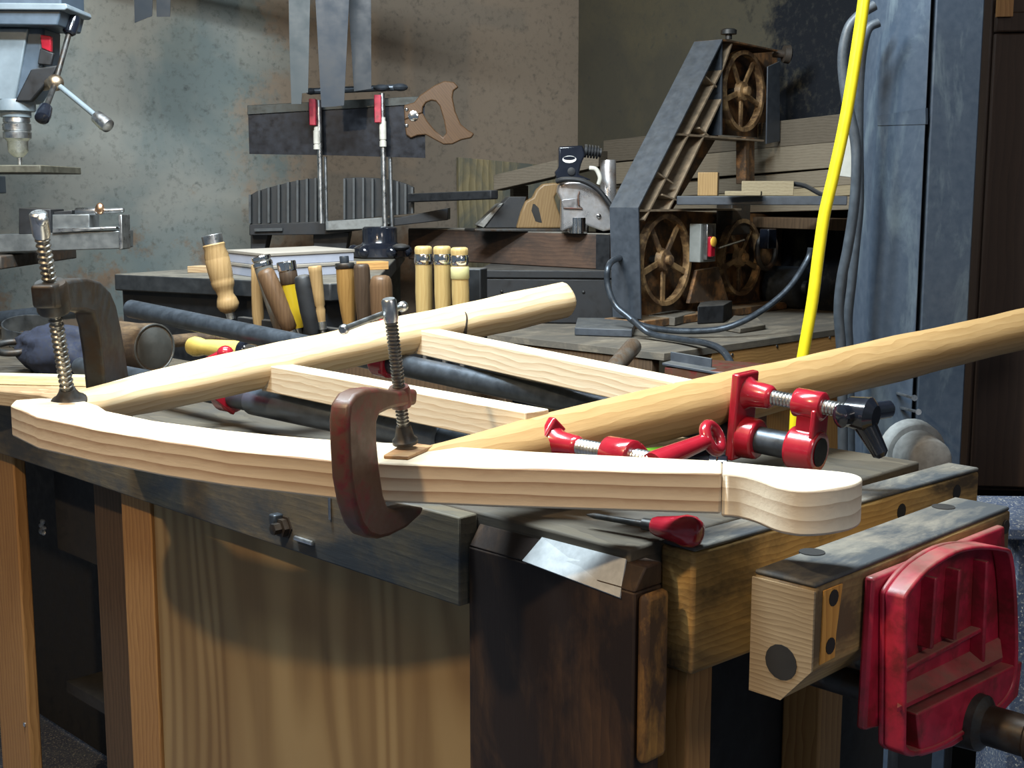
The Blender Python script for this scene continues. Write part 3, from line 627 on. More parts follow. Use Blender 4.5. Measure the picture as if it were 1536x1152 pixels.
# black steel trunk
ZC = 1.037; T0, T1 = P(716, 405, 3.27), P(921, 409, 3.235); td = V(T1.x - T0.x, T1.y - T0.y, 0); tl_ = td.length; td.normalize(); tn = V(-td.y, td.x, 0)
trunk = thing('storage_chest', 'black riveted steel chest under the long dark beam', 'trunk', V((T0.x + T1.x) / 2, (T0.y + T1.y) / 2, ZT))
bm = nb(); box(bm, V(T0.x, T0.y, ZT + .0005), td * tl_, tn * .34, V(0, 0, ZC - .022 - ZT)); obj('body', bm, M['black_paint'], trunk, .004)
bm = nb(); box(bm, V(T0.x, T0.y, ZC - .021) - tn * .004 - td * .003, td * (tl_ + .006), tn * .345, V(0, 0, .021)); obj('lid', bm, M['black_paint'], trunk, .003)
for fx in (.18, .45, .62, .78):
    bm = nb(); ball(bm, V(T0.x, T0.y, ZC - .055) + td * tl_ * fx, .0045, n=8); obj('rivet', bm, M['dark_iron'], trunk)
# long dark beam
m_ = wood('beam_dark', (.095, .058, .04), (.05, .032, .024), V(-.54, .73, 0), 30, .4, .7, (.03, .026, .024), .3, 8)
E0, E1b = P(914, 408, 3.245), P(612, 372, 3.78); bd_ = V(E1b.x - E0.x, E1b.y - E0.y, 0); bl = bd_.length; bd_.normalize(); bn = V(bd_.y, -bd_.x, 0)
if bn.x < 0: bn = -bn
ZB = 1.127
beam = thing('dark_beam', 'long dark brown beam with dusty top lying across chest and cupboard', 'beam', V(E0.x, E0.y, ZC))
bm = nb(); box(bm, V(E0.x, E0.y, ZC + .001), bd_ * bl, bn * .14, V(0, 0, ZB - ZC - .001)); obj('timber', bm, m_, beam, .003)
bm = nb(); box(bm, V(E0.x, E0.y, ZB) + bd_ * .004, bd_ * (bl - .008), bn * .136, V(0, 0, .0015)); obj('dust_layer', bm, paint('sawdust_grey', (.20, .185, .16), .95, .3, 80), beam)
bm = nb(); q = V(E0.x, E0.y, ZC + .001); box(bm, q - bd_ * .0012, bd_ * .045, -bn * .0015, V(0, 0, ZB - ZC - .002)); obj('end_band', bm, M['black_paint'], beam)

# ============================================================ chisel rack and hand tool handles
rk = thing('tool_rack', 'dark slotted rack along the back of the bench holding the upright handles', 'rack', AB(-1.75, 1.36, .8))
bm = nb(); box(bm, AB(-2.15, 1.336, .80), A1 * .80, B1 * .016, V(0, 0, .155)); obj('front_strip', bm, M['fir_dark'], rk, .002)
bm = nb(); box(bm, AB(-2.15, 1.386, .80), A1 * .80, B1 * .016, V(0, 0, .19)); obj('back_strip', bm, M['black_paint'], rk, .002)
bm = nb(); box(bm, AB(-2.15, 1.3525, .80), A1 * .80, B1 * .033, V(0, 0, .02)); obj('floor_strip', bm, M['fir_dark'], rk)
def hwood(n, a, b, **k): return wood(n, a, b, Z1, 50, .35, k.pop('rough', .38), **k)
M['tape'] = paint('masking_tape', (.46, .44, .22), .6, .08)
M['h_light'] = hwood('handle_light', (0.336, 0.222, 0.102), (0.216, 0.132, 0.054))
M['h_pale'] = hwood('handle_pale', (0.422, 0.313, 0.136), (0.313, 0.204, 0.074))
M['h_orange'] = hwood('handle_orange', (0.269, 0.154, 0.048), (0.166, 0.083, 0.022))
M['h_dark'] = hwood('handle_dark', (0.060, 0.039, 0.025), (0.030, 0.019, 0.013))
M['h_brown'] = hwood('handle_brown', (0.120, 0.069, 0.036), (0.060, 0.033, 0.017))
M['h_grey'] = hwood('handle_grey', (0.111, 0.075, 0.049), (0.055, 0.039, 0.026), stain=(.12, .12, .11), stain_amt=.3)
t = NT('yellow_clear'); t.b.inputs['Transmission Weight'].default_value = .3; M['yellow_clear'] = t.out((.52, .36, .02), .15, spec=.5)
GRP = 'upright tool handles in the rack'
def rackd(x):                      # world depth of the rack slot at photo column x
    k = (x - 768) / F; return 1.368 / S2 / (1 + k)
def handle(name, label, cat, top, bot, prof, mat, extra=(), ferrule=None, dd=0, blade=.004):
    d = rackd((top[0] + bot[0]) / 2) + dd
    a, b = P(*top, d), P(*bot, d); ax = (b - a).normalized(); L = (b - a).length; px = d / F
    root = thing(name, label, cat, V(b.x, b.y, .9), GRP)
    bm = nb(); lathe(bm, a, ax, [(t * L, r * px) for t, r in prof], 22); obj('handle', bm, M[mat], root, sharp=50)
    for (nm, t0, t1, r, m) in extra:
        bm = nb(); lathe(bm, a + ax * L * t0, ax, [(0, r * px * .93), (.0015, r * px), ((t1 - t0) * L - .0015, r * px), ((t1 - t0) * L, r * px * .93)], 22); obj(nm, bm, M[m], root)
    l2 = (b.z - .822) / max(.3, -ax.z)
    bm = nb(); r0 = (ferrule or 7) * px; lathe(bm, b - ax * .002, ax, [(0, r0), (.014, r0 * .95), (.016, blade * 1.2), (l2 * .6, blade), (l2 - .004, blade * .8), (l2, .001)], 14); obj('ferrule_and_shank', bm, M['steel'], root)
    return root
taper = lambda a, b, c: [(0, a * .6), (.015, a * .85), (.05, a), (.4, b), (.8, c), (1, c * .8)]
handle('carving_chisel', 'turned pale wooden handle with ringed grooves and wide metal cap', 'chisel', (317, 352), (345, 470), [(.10, 14), (.13, 17), (.18, 15.5), (.27, 18.5), (.29, 17.8), (.31, 18.6), (.45, 18.3), (.55, 17.5), (.57, 16.8), (.59, 17.5), (.64, 16.8), (.66, 16), (.70, 13.5), (.76, 12), (.82, 15), (.89, 17), (.95, 14), (1, 6)], 'h_light', [('metal_cap', 0, .13, 15.5, 'steel')])
handle('gouge', 'slim light wooden handle half behind the leaning brown handle', 'gouge', (383, 396), (388, 490), taper(6.5, 8, 9), 'h_light', dd=.03)
handle('file', 'slim reddish handle with stacked chrome rings on its top', 'file', (391, 384), (420, 494), [(.02, 13), (.16, 14), (.3, 13.5), (.6, 12), (1, 9)], 'h_grey', [('chrome_ring', 0, .06, 14.5, 'chrome'), ('chrome_ring', .075, .14, 15, 'chrome')], dd=.02)
handle('rasp', 'dark brown leaning handle with rounded top', 'rasp', (396, 404), (437, 496), [(0, 7), (.02, 11), (.07, 13.5), (.4, 14.5), (.8, 14), (.95, 12), (1, 8)], 'h_brown', [], 8, dd=-.03)
handle('screwdriver', 'translucent yellow handle under a shiny metal cap', 'screwdriver', (429, 392), (446, 492), [(.12, 13), (.3, 12), (.42, 13), (.6, 12), (.75, 13), (1, 10)], 'yellow_clear', [('metal_cap', 0, .14, 14.5, 'chrome'), ('sleeve', .14, .34, 13.6, 'h_dark')], dd=.01)
handle('chisel', 'smooth black handle with domed top', 'chisel', (453, 412), (470, 502), [(0, 5), (.02, 10), (.06, 12.5), (.2, 13.5), (.6, 13.5), (.9, 11.5), (1, 9)], 'black_paint', [], 7, dd=-.02)
handle('chisel', 'narrow tan handle flaring at its flat top, steel ferrule below', 'chisel', (472, 399), (483, 484), [(0, 9), (.02, 10.5), (.1, 10), (.5, 8.5), (.68, 8), (.72, 6.5), (.78, 7.5), (.95, 6), (1, 5.5)], 'h_light', [], 6.5)
handle('chisel', 'orange brown handle with black hooped head', 'chisel', (516, 384), (524, 488), [(.12, 12.5), (.2, 13.5), (.5, 14), (.8, 11.5), (1, 9)], 'h_orange', [('hoop', .10, .18, 14.5, 'dark_iron'), ('bolt_head', 0, .10, 7, 'black_iron')])
handle('chisel', 'blackened wooden handle leaning on the orange brown one', 'chisel', (542, 396), (548, 492), [(0, 9), (.02, 11), (.06, 12), (.5, 13), (1, 11)], 'h_dark', dd=.01)
handle('chisel', 'short stout mid brown handle with shiny rounded top', 'chisel', (571, 413), (574, 492), [(0, 8), (.02, 12.5), (.08, 15.5), (.2, 17), (.6, 17), (1, 15)], 'h_brown', [], 9)
hoop = lambda r: [('hoop', .10, .24, r, 'chrome')]
pp = [(0, 10), (.012, 12.5), (.05, 13.5), (.10, 12.8), (.24, 12.8), (.3, 12.5), (.6, 13.2), (1, 12)]
handle('firmer_chisel', 'pale hooped handle, first of three alike from the brown handle', 'chisel', (635, 369), (637, 484), pp, 'h_pale', hoop(13.6))
handle('firmer_chisel', 'pale hooped handle, middle of three alike', 'chisel', (663, 369), (666, 484), pp, 'h_pale', hoop(13.6))
handle('firmer_chisel', 'pale hooped handle, last of three alike with masking tape below its hoop', 'chisel', (689, 371), (692, 484), pp, 'h_pale', hoop(13.6) + [('tape', .25, .42, 13.9, 'tape')])
d = rackd(694) - .0; a = P(684, 402, 2.06); bm = nb(); box(bm, V(a.x, a.y, .93), V(.040, -.010, 0), V(.01, .04, 0), V(0, 0, P(690, 403, 2.06).z - .93))
tag(obj('black_block', bm, M['black_paint'], bevel=.002), 'black square block standing beside the last pale hooped handle', 'block')

# ============================================================ boxes on the cupboard
M['box_top'] = paint('box_top_tan', (.25, .225, .19), .8, .08, 20)
M['box_side'] = paint('box_side_pale', (.33, .35, .42), .6, .06, 20)
def flat_box(z0, z1, label, sx, bc):
    root = thing('flat_box', label, 'box', V(bc.x, bc.y, z0), 'flat boxes stacked on the cupboard')
    u, v_ = V(-.55, .835, 0), V(.62, .785, 0)
    bm = nb(); box(bm, V(bc.x, bc.y, z0), u * .20, v_ * .25, V(0, 0, (z1 - z0) * .72)); obj('tray', bm, M['box_side'], root, .001)
    bm = nb(); box(bm, V(bc.x, bc.y, z0 + (z1 - z0) * .72 + .0004) - u * .002 - v_ * .002, u * .204, v_ * .254, V(0, 0, (z1 - z0) * .28 - .0008)); obj('lid', bm, M['box_top'], root, .001)
    return root
bc = P(400, 430, 2.56)
zt_ = P(400, 380, 2.56).z; zm = (ZS + zt_) / 2
flat_box(ZS, zm, 'pale blue flat box with tan lid, lower of the stack of two', 1, bc)
bc2 = bc + V(-.004, .006, 0); flat_box(zm, zt_, 'pale blue flat box with tan lid, topmost of the stack of two', 1, bc2)
# wooden scraps on the cupboard edge
bm = nb(); q = PZ(281, 409, ZS); box(bm, q, V(.05, -.01, 0), V(.02, .04, 0), V(0, 0, .014)); tag(obj('wood_scrap', bm, M['offcut'], bevel=.001), 'tiny brown wood scrap on the cupboard beside the turned handle', 'wood scrap')
q = P(505, 405, 2.7); bm = nb(); o = PZ(497, 407, ZS + .0); box(bm, V(o.x, o.y, ZS), V(.12, .07, 0), V(-.02, .035, 0), V(0, 0, .018)); tag(obj('wood_strip', bm, M['table_edge'], bevel=.001), 'orange brown wood strip on the cupboard before the black clamp base', 'wood strip')

# ============================================================ mitre box with saw
DM = 3.66
mit = thing('mitre_box', 'black cast iron mitre box with arched ribbed fences and two guide posts', 'mitre box', P(490, 378, DM))
M['fence_black'] = paint('fence_black', (.005, .006, .007), .6, .4)
M['rib_edge'] = paint('rib_edge_grey', (.035, .040, .043), .5, .2)
def arc_fence(pts, ribs, d):
    bm = nb(); prism(bm, [P(x, y, d) for x, y in pts], V(.0, .014, 0))
    f = obj('fence', bm, M['fence_black'], mit, .001)
    for x, y0, y1 in ribs:
        a, b = P(x, y0, d), P(x, y1, d); bm = nb(); box(bm, a + V(-.003, -.022, 0), b - a, V(.006, 0, 0), V(0, .024, 0)); obj('rib', bm, M['rib_edge'], f)
arc_fence([(375, 337), (375, 293), (385, 287), (404, 281), (416, 278), (440, 272), (465, 268), (488, 266), (490, 335)], [(377, 292, 335), (391, 286, 335), (405, 281, 334), (420, 277, 334), (434, 273, 334), (448, 270, 333), (462, 268, 333), (475, 267, 333), (487, 266, 333)], DM)
arc_fence([(516, 330), (516, 267), (540, 266), (565, 267), (590, 270), (608, 275), (621, 281), (621, 320)], [(518, 268, 329), (532, 267, 328), (546, 267, 327), (560, 268, 326), (597, 272, 322), (609, 276, 321), (619, 281, 320)], DM - .02)
bm = nb(); prism(bm, [P(x, y, DM - .04) for x, y in ((374, 337), (470, 333), (600, 326), (672, 312), (672, 330), (600, 338), (488, 352), (374, 353))], V(0, .14, .0)); obj('bed', bm, M['black_paint'], mit, .002)
bm = nb(); a, b = P(382, 345, DM - .045), P(424, 344, DM - .045); cbox(bm, (a + b) / 2, b - a, V(0, .01, 0), V(0, 0, .008)); obj('scale_plate', bm, M['rib_edge'], mit)
for pts in (((376, 352), (402, 352), (396, 384), (376, 384)), ((470, 350), (524, 348), (518, 384), (470, 384)), ((548, 330), (580, 328), (580, 384), (552, 384))):
    bm = nb(); pq = [P(x, y, DM) for x, y in pts]
    for p in pq[2:]: p.z = ZS + .0005
    prism(bm, pq, V(0, .07, 0)); obj('leg', bm, M['black_paint'], mit, .002)
bm = nb(); prism(bm, [P(x, y, DM - .06) for x, y in ((488, 332), (575, 326), (584, 336), (560, 343), (488, 346))], V(0, .10, 0)); obj('swing_arm', bm, metal('dusty_iron', (.16, .165, .16), .6, .3, metallic=.3), mit, .002)
def post(x0, y0, x1, y1, w_, d):
    a, b = P(x0, y0, d), P(x1, y1, d); r = w_ * d / F; bm = nb(); lathe(bm, a, b - a, [(0, r), ((b - a).length, r)], 14); return obj('guide_post', bm, M['steel'], mit)
DP = DM - .10
p1 = post(478, 150, 482, 335, 4.2, DP); p2 = post(573, 140, 578, 362, 4.2, DP); post(585, 234, 588, 342, 3.2, DP + .05); post(488, 235, 490, 335, 2.5, DP + .05)
M['sleeve'] = paint('ivory_sleeve', (.46, .45, .40), .4, .15)
for (x, y0, y1, p_) in ((475, 190, 224, p1), (574, 176, 220, p2)):
    a, b = P(x, y0, DP - .004), P(x + .6, y1, DP - .004); L = (b - a).length; r = 5.2 * DP / F; bm = nb(); lathe(bm, a, b - a, [(0, r * .8), (.01, r * .8), (.011, r), (L * .75, r), (L * .76, r * .8), (L * .8, r * .8), (L * .81, r), (L, r)], 14); obj('sleeve', bm, M['sleeve'], p_)
for (x0, y0, x1, y1, p_) in ((463, 148, 474, 188, p1), (561, 142, 572, 184, p2)):
    a = P(x0, y0, DP - .02); b = P(x1, y1, DP - .02); bm = nb(); box(bm, V(a.x, a.y, b.z), V(b.x - a.x, 0, 0), V(0, .02, 0), V(0, 0, a.z - b.z)); obj('red_catch', bm, M['red_vise'], p_, .002)
a, b = P(466, 137, DP + .02), P(600, 131, DP + .02); bm = nb(); tube(bm, [a, (a * 2 + b) / 3, b], .009, 10); ball(bm, a, .016, 1, 1, .6, 10); ball(bm, b, .018, 1.3, 1, .6, 10); ball(bm, P(572, 132, DP), .020, 1.2, 1, .5, 10); obj('top_bar', bm, M['black_iron'], mit)
saw = thing('backsaw', 'long dark backsaw with brown wooden handle held level in the mitre box', 'saw', P(500, 232, DP + .03))
DSW = DP + .035
bm = nb(); prism(bm, [P(x, y, DSW) for x, y in ((372, 160), (372, 168), (374, 231), (500, 233), (638, 237), (637, 150), (500, 154))], V(0, .002, 0)); obj('blade', bm, metal('saw_blade_dark', (.012, .014, .019), .38, .3, 50, metallic=.7), saw)
bm = nb(); prism(bm, [P(x, y, DSW - .004) for x, y in ((371, 158), (637, 144), (637, 156), (371, 172))], V(0, .010, 0)); obj('spine', bm, metal('saw_spine', (.034, .038, .037), .4, .2, metallic=.7), saw, .001)
hc_ = lambda L: [P(350 + .2604 * x, .2604 * y, DSW - .010) for x, y in L]
ho = hc_([(985, 690), (983, 605), (1040, 590), (1075, 548), (1160, 490), (1215, 466), (1270, 472), (1297, 500), (1268, 522), (1262, 560), (1278, 640), (1310, 715), (1350, 748), (1387, 770), (1370, 794), (1312, 806), (1262, 830), (1210, 832), (1160, 805), (1108, 776), (1060, 780), (1022, 796), (994, 775)])
hi = hc_([(1090, 650), (1092, 615), (1110, 590), (1140, 578), (1165, 582), (1188, 610), (1212, 690), (1226, 765), (1208, 790), (1160, 750), (1115, 695)])
bm = nb(); prism(bm, [ho[0]] + ho[1:] + [ho[0] + V(0, 0, -.0003)] + [hi[0]] + hi[:0:-1] + [hi[0] + V(0, 0, .0003)], V(0, .024, 0))
M['saw_handle'] = wood('saw_handle', (.095, .052, .025), (.05, .028, .015), V(.6, 0, -.7), 50, .4, .42)
hd_ = obj('handle', bm, M['saw_handle'], saw, .003)
for x, y, r in ((620, 174, .014), (610, 164, .005), (610, 188, .005)):
    a = P(x, y, DSW - .010); bm = nb(); lathe(bm, a, V(0, -1, 0), [(-.001, r), (.0025, r), (.004, r * .6)], 16); obj('saw_nut', bm, M['chrome'], hd_)
# black clamp base before the beam end
c = P(570, 381, 3.42); c.z = ZS; root = thing('clamp_base', 'squat black knobbed stand on the cupboard below the second guide post', 'stand', c)
bm = nb(); lathe(bm, c + V(0, 0, .0005), Z1, [(0, .068), (.004, .074), (.026, .074), (.03, .066), (.036, .05), (.042, .046), (.078, .046), (.082, .04)], 22)
for i in range(6): ball(bm, c + V(.07 * cos(i * 1.05), .07 * sin(i * 1.05), .018), .017, n=8)
obj('base', bm, M['black_gloss'], root)
bm = nb(); a = P(601, 371, 3.36); ball(bm, a, .020, 1.2, 1, .5, 10); obj('knob', bm, M['black_paint'], root)
# dark lever behind the beam
a, b = P(616, 297, DM - .05), P(742, 292, DM - .25); bm = nb(); cbox(bm, (a + b) / 2, b - a, V(.02, .02, 0), V(0, 0, .024)); tag(obj('stock_rod', bm, M['black_paint'], bevel=.003), 'flat black bar reaching from the mitre box towards the hand plane', 'bar')

# hanging saw blades
M['blade_a'] = metal('blade_grey', (.030, .038, .041), .6, .2, 25, metallic=.15); M['blade_b'] = metal('blade_blue', (.012, .017, .024), .6, .45, 18, metallic=.15); M['blade_c'] = metal('blade_dark', (.009, .013, .018), .6, .3, 18, metallic=.15)
DH = 3.42
def hang(pts, mat, label, dz):
    xs = [p[0] for p in pts]; d = DH + dz; pq = [P(x, y, d) for x, y in pts]; bm = nb(); prism(bm, pq, V(0, .0022, 0))
    root = thing('hand_saw', label, 'saw', P(sum(xs) / len(xs), min(p[1] for p in pts), d), 'saw blades hanging point down')
    obj('blade', bm, M[mat], root)
    t0, t1 = pq[0], pq[1]; c = (t0 + t1) / 2; h = (t1 - t0).length
    bm = nb(); prism(bm, [t0 + V(-.01, -.009, -.01), t1 + V(.01, -.009, -.01), t1 + V(.012, -.009, .08), c + V(.03, -.009, .115), c + V(-.02, -.009, .11), t0 + V(-.012, -.009, .07)], V(0, .020, 0)); obj('handle', bm, M['saw_handle'], root, .003)
hang([(431, -130), (468, -130), (462, 139), (453, 140), (452, 156), (437, 156), (434, 60)], 'blade_a', 'pale grey saw blade hanging point down, first of three over the mitre box', .02)
hang([(466, -130), (530, -130), (516, 158), (500, 160), (482, 161)], 'blade_b', 'widest blue grey saw blade hanging in front of the long backsaw', -.02)
hang([(514, -130), (556, -130), (557, 133), (531, 137)], 'blade_c', 'dark narrow saw blade hanging behind the widest blade, above the red catch', .05)
hang([(198, -130), (234, -130), (228, 24), (202, 34)], 'blade_c', 'dark blade tip near the drill press at the upper picture edge, wider of two', .03)
hang([(232, -130), (260, -130), (255, 25), (235, 25)], 'blade_c', 'small dark blade tip beside the wider one, clear of the mitre box', .06)
a, b = P(120, -100, DH + .115), P(640, -100, DH + .115); bm = nb(); box(bm, V(a.x, a.y, 1.93), V(b.x - a.x, 0, 0), V(0, .02, 0), V(0, 0, .05)); struct(obj('trim_1', bm, M['fir_dark']))
bm = nb(); box(bm, V((a.x + b.x) / 2, a.y + .02, 1.93), V(.04, 0, 0), V(0, .02, 0), V(0, 0, .97)); struct(obj('trim_2', bm, M['fir_dark']))
# ============================================================ hand plane on the beam
HP = ZB + .0016
M['tote'] = wood('tote_wood', (.19, .125, .06), (.125, .075, .034), V(.2, 0, 1), 40, .45, .4)
DPL = 3.44
pln = thing('hand_plane', 'old hand plane with curved wooden handle and dark sloping iron on the beam', 'plane', V(P(790, 346, DPL).x, DPL, HP))
def lev(p, z): p.z = z; return p
bm = nb(); prism(bm, [lev(P(x, 346, DPL), HP + h) for x, h in ((712, 0), (852, 0), (852, .008), (712, .008))], V(-.03, .055, 0)); obj('sole', bm, M['dark_iron'], pln, .002)
to = [(775, 345), (782, 318), (789, 302), (800, 296), (806, 284), (815, 276), (832, 274), (845, 277), (838, 286), (832, 296), (836, 310), (842, 326), (848, 346)]
thole = [(806, 332), (800, 316), (802, 306), (808, 312), (813, 334)]
tp_ = [P(x, y, DPL + .02) for x, y in to]; th_ = [P(x, y, DPL + .02) for x, y in thole]
for p in (tp_[0], tp_[-1]): p.z = HP + .008
bm = nb(); prism(bm, tp_, V(-.005, .026, 0)); tt = obj('tote', bm, M['tote'], pln, .005, segs=3)
bm = nb(); prism(bm, [p + V(.0, -.001, 0) for p in th_], V(-.005, .0005, 0)); obj('finger_hole', bm, M['black_void'], tt)
bm = nb(); prism(bm, [P(x, y, DPL + .035) for x, y in ((718, 342), (764, 295), (790, 295), (776, 342))], V(-.01, .045, 0)); obj('iron', bm, M['black_paint'], pln, .002)
bm = nb(); prism(bm, [P(x, y, DPL + .03) for x, y in ((716, 338), (748, 306), (756, 304), (726, 342))], V(-.01, .05, 0)); obj('lever_cap', bm, metal('worn_iron', (.22, .22, .21), .4, .3, metallic=.6), pln, .002)

# ============================================================ belt sander
M['silver'] = metal('silver_worn', (.44, .44, .45), .30, .25, 14, metallic=.75, rust=(.32, .26, .22), rust_amt=.05)
DSB = 3.30
bs = thing('belt_sander', 'silver bodied sander with black motor top and coiled cord on the beam', 'sander', V(P(880, 350, DSB).x, DSB, HP))
cx = P(884, 330, DSB); k = DSB / F
def sp(x, y, dy=0): return P(x, y, DSB + dy)
body = [(842, 348), (842, 300), (836, 288), (838, 277), (852, 272), (872, 271), (888, 274), (898, 282), (908, 300), (920, 322), (926, 343), (905, 347), (880, 338), (860, 340)]
bm = nb(); prism(bm, [sp(*p, -.01) for p in body], V(0, .10, 0)); obj('body', bm, M['silver'], bs, .006, segs=3)
bm = nb(); prism(bm, [sp(x, y, -.014) for x, y in ((842, 300), (866, 297), (866, 312), (845, 313))], V(0, .006, 0)); obj('name_plate', bm, metal('plate_grey', (.30, .30, .31), .4, .1), bs, .001)
bm = nb(); tube(bm, [sp(869, 287, -.014), sp(867, 294, -.018), sp(868, 308, -.016), sp(874, 313, -.014), sp(846, 312, -.014)], .002, 8); obj('trigger', bm, M['red_worn'], bs)
bm = nb(); lathe(bm, sp(898, 324, -.012), V(0, -1, 0), [(-.002, .006), (.003, .006), (.005, .003)], 12); obj('screw', bm, M['chrome'], bs)
bm = nb(); a = sp(868, 338, .01); lathe(bm, V(a.x, a.y, HP), Z1, [(0, .026), (.04, .026)], 18); obj('front_roller', bm, M['chrome'], bs)
bm = nb(); a = sp(906, 343, .03); lathe(bm, V(a.x - .02, a.y, HP + .013), V(1, .1, 0), [(0, .013), (.05, .013)], 16); obj('rear_roller', bm, M['black_paint'], bs)
bm = nb(); prism(bm, [sp(x, y, -.012) for x, y in ((838, 220), (874, 218), (878, 232), (872, 246), (868, 262), (888, 270), (836, 272), (832, 258), (838, 252))], V(0, .085, 0)); tp0 = obj('motor_top', bm, M['black_gloss'], bs, .004)
# pale oval badge with a dark bar
bm = nb(); q = sp(854, 239, -.0125); u = V(1, 0, .02)
prism(bm, [q + u * (.0175 * cos(a)) + Z1 * (.009 * sin(a)) for a in [2 * pi * i / 20 for i in range(20)]], V(0, -.001, 0)); bg = obj('badge', bm, M['white_paint'], tp0)
bm = nb(); q = q - V(0, .0012, 0); prism(bm, [q + u * (.0155 * cos(a)) + Z1 * (.003 + .0048 * sin(a)) for a in [2 * pi * i / 18 for i in range(18)]], V(0, -.0006, 0)); obj('badge_bar', bm, M['black_gloss'], bg)
bm = nb(); lathe(bm, sp(857, 257, -.012), V(0, -1, 0), [(-.002, .010), (.004, .010), (.005, .007)], 16); obj('cap', bm, M['black_paint'], tp0)
bm = nb()
a = sp(876, 226, .02); lathe(bm, a, V(1, .05, -.12), [(0, .016)] + [z for i in range(5) for z in ((.003 + i * .0075, .017), (.0065 + i * .0075, .017), (.0068 + i * .0075, .011), (.0098 + i * .0075, .011))] + [(.044, .012)], 16); obj('cord_boot', bm, M['black_paint'], bs)
bm = nb(); a = sp(912, 240, .05); b = sp(913, 312, .05); r = 12 * k; lathe(bm, a, b - a, [(0, r * .95), (.002, r), ((b - a).length, r)], 20); obj('dust_tube', bm, M['silver'], bs)
bm = nb(); tube(bm, spline([sp(835, 272, -.02), sp(848, 269, -.03), sp(872, 271, -.034), sp(894, 282, -.034), sp(910, 300, -.036), sp(926, 326, -.036), sp(930, 345, -.02)], 6), .0065, 10); obj('cord', bm, M['black_paint'], bs)
bm = nb(); tube(bm, spline([sp(884, 252, -.012), sp(894, 254, -.014), sp(900, 266, -.014), sp(898, 276, -.01)], 5), .006, 10); obj('rear_grip', bm, M['sleeve'], bs)

# ============================================================ boards leaning by the corner, lumber stack
t_ = wood('stained_board', (.28, .23, .13), (.15, .12, .06), Z1, 14, .6, .7, (.10, .105, .09), .35, 9)
def wallpt(x, y, off=.004):                # on the left wall
    n = V(-LW.y, LW.x, 0).normalized(); n = -n if n.y > 0 else n
    return PP(x, y, CORNER + n * off, n), n
q, n = wallpt(686, 236, .02); bm = nb(); pts = [wallpt(x, y, .045)[0] for x, y in ((684, 236), (836, 250), (836, 330), (690, 330))]
for p in pts[2:]: p.z = ZS - .4
wn = wallpt(700, 250)[1]
for p in pts[2:]: p.z = .0
bm = nb(); prism(bm, pts, wn * .02); tag(obj('stained_board', bm, t_, bevel=.002), 'wide streaked pale board standing against the wall behind the hand plane', 'board')
M['lum'] = wood('lumber_grey', (.20, .17, .125), (.13, .105, .075), V(.35, -.94, 0), 40, .4, .8)
M['lum_d'] = wood('lumber_dark', (.12, .10, .075), (.07, .058, .042), V(.35, -.94, 0), 40, .4, .8)
M['lum_l'] = wood('lumber_light', (.30, .25, .16), (.21, .165, .10), V(.35, -.94, 0), 40, .4, .7)
def plank(label, xl, xr, yl, yr, hl, dl, dr, mat, wid=.10):
    a, b = P(xl, yl, dl), P(xr, yr, dr); d = b - a; n = V(-d.y, d.x, 0).normalized()
    n = n if n.y > 0 else -n
    h = hl * dl / F
    bm = nb(); box(bm, a - Z1 * h, d, n * wid, Z1 * h)
    return tag(obj('lumber_board', bm, M[mat], bevel=.002), label, 'board', 'boards stacked behind the bandsaw')
LD, RD = 3.95, 3.02
# cleats that carry the stack
plank('uppermost grey board of the stack behind the bandsaw', 905, 1340, 211, 162, 32, 4.3, 3.3, 'lum_d', .05)
plank('second grey board from the stack top, right under the uppermost', 905, 1340, 246, 203, 31, 4.3, 3.3, 'lum', .07)
plank('third board down the stack, dark gap above it', 920, 1340, 281, 246, 20, 4.3, 3.3, 'lum', .09)
plank('light board third from the bottom of the stack', 990, 1340, 288, 272, 15, 4.1, 3.3, 'lum_l', .09)
plank('lowest board of the stack, level with the bandsaw table', 1000, 1340, 304, 290, 18, 4.1, 3.3, 'lum', .10)
a, b = P(748, 263, 3.8), P(905, 226, 3.62); bm = nb(); d = b - a; cbox(bm, (a + b) / 2 - Z1 * .022, d, V(.03, .06, 0), Z1 * .045)
tag(obj('grey_board', bm, M['lum_d'], bevel=.002), 'short grey board sticking out behind the sander, square end towards the hand plane', 'board')
# prop under that board
a = P(770, 270, 3.84); bm = nb(); box(bm, V(a.x, a.y - .01, .001), V(.045, .01, 0), V(-.01, .045, 0), V(0, 0, P(770, 278, 3.84).z - .002)); tag(obj('prop_block', bm, M['lum_d'], bevel=.002), 'dark upright block carrying the short grey board', 'block')
# shelf bracket for lumber: long wall shelf
bm = nb(); a, b = P(1000, 304, 4.05), P(1345, 300, 3.22); d = b - a; n = V(-d.y, d.x, 0).normalized(); n = n if n.y > 0 else -n
box(bm, V(a.x, a.y, 1.133) , V(d.x, d.y, 0), n * .20, Z1 * .03); sh = tag(obj('wall_shelf', bm, M['fir_dark'], bevel=.002), 'dark shelf under the stack of boards behind the bandsaw', 'shelf')
# dark plywood backing between table and shelf
bm = nb(); box(bm, V(a.x, a.y, ZT + .001) + n * .17, V(d.x, d.y, 0), n * .015, Z1 * (1.132 - ZT)); tag(obj('backing_panel', bm, wood('backing_brown', (.30, .17, .065), (.17, .09, .035), Z1, 20, .5, .7, (.03, .022, .015), .5, 6), bevel=.001), 'brown stained panel standing behind the bandsaw under the shelf', 'panel')
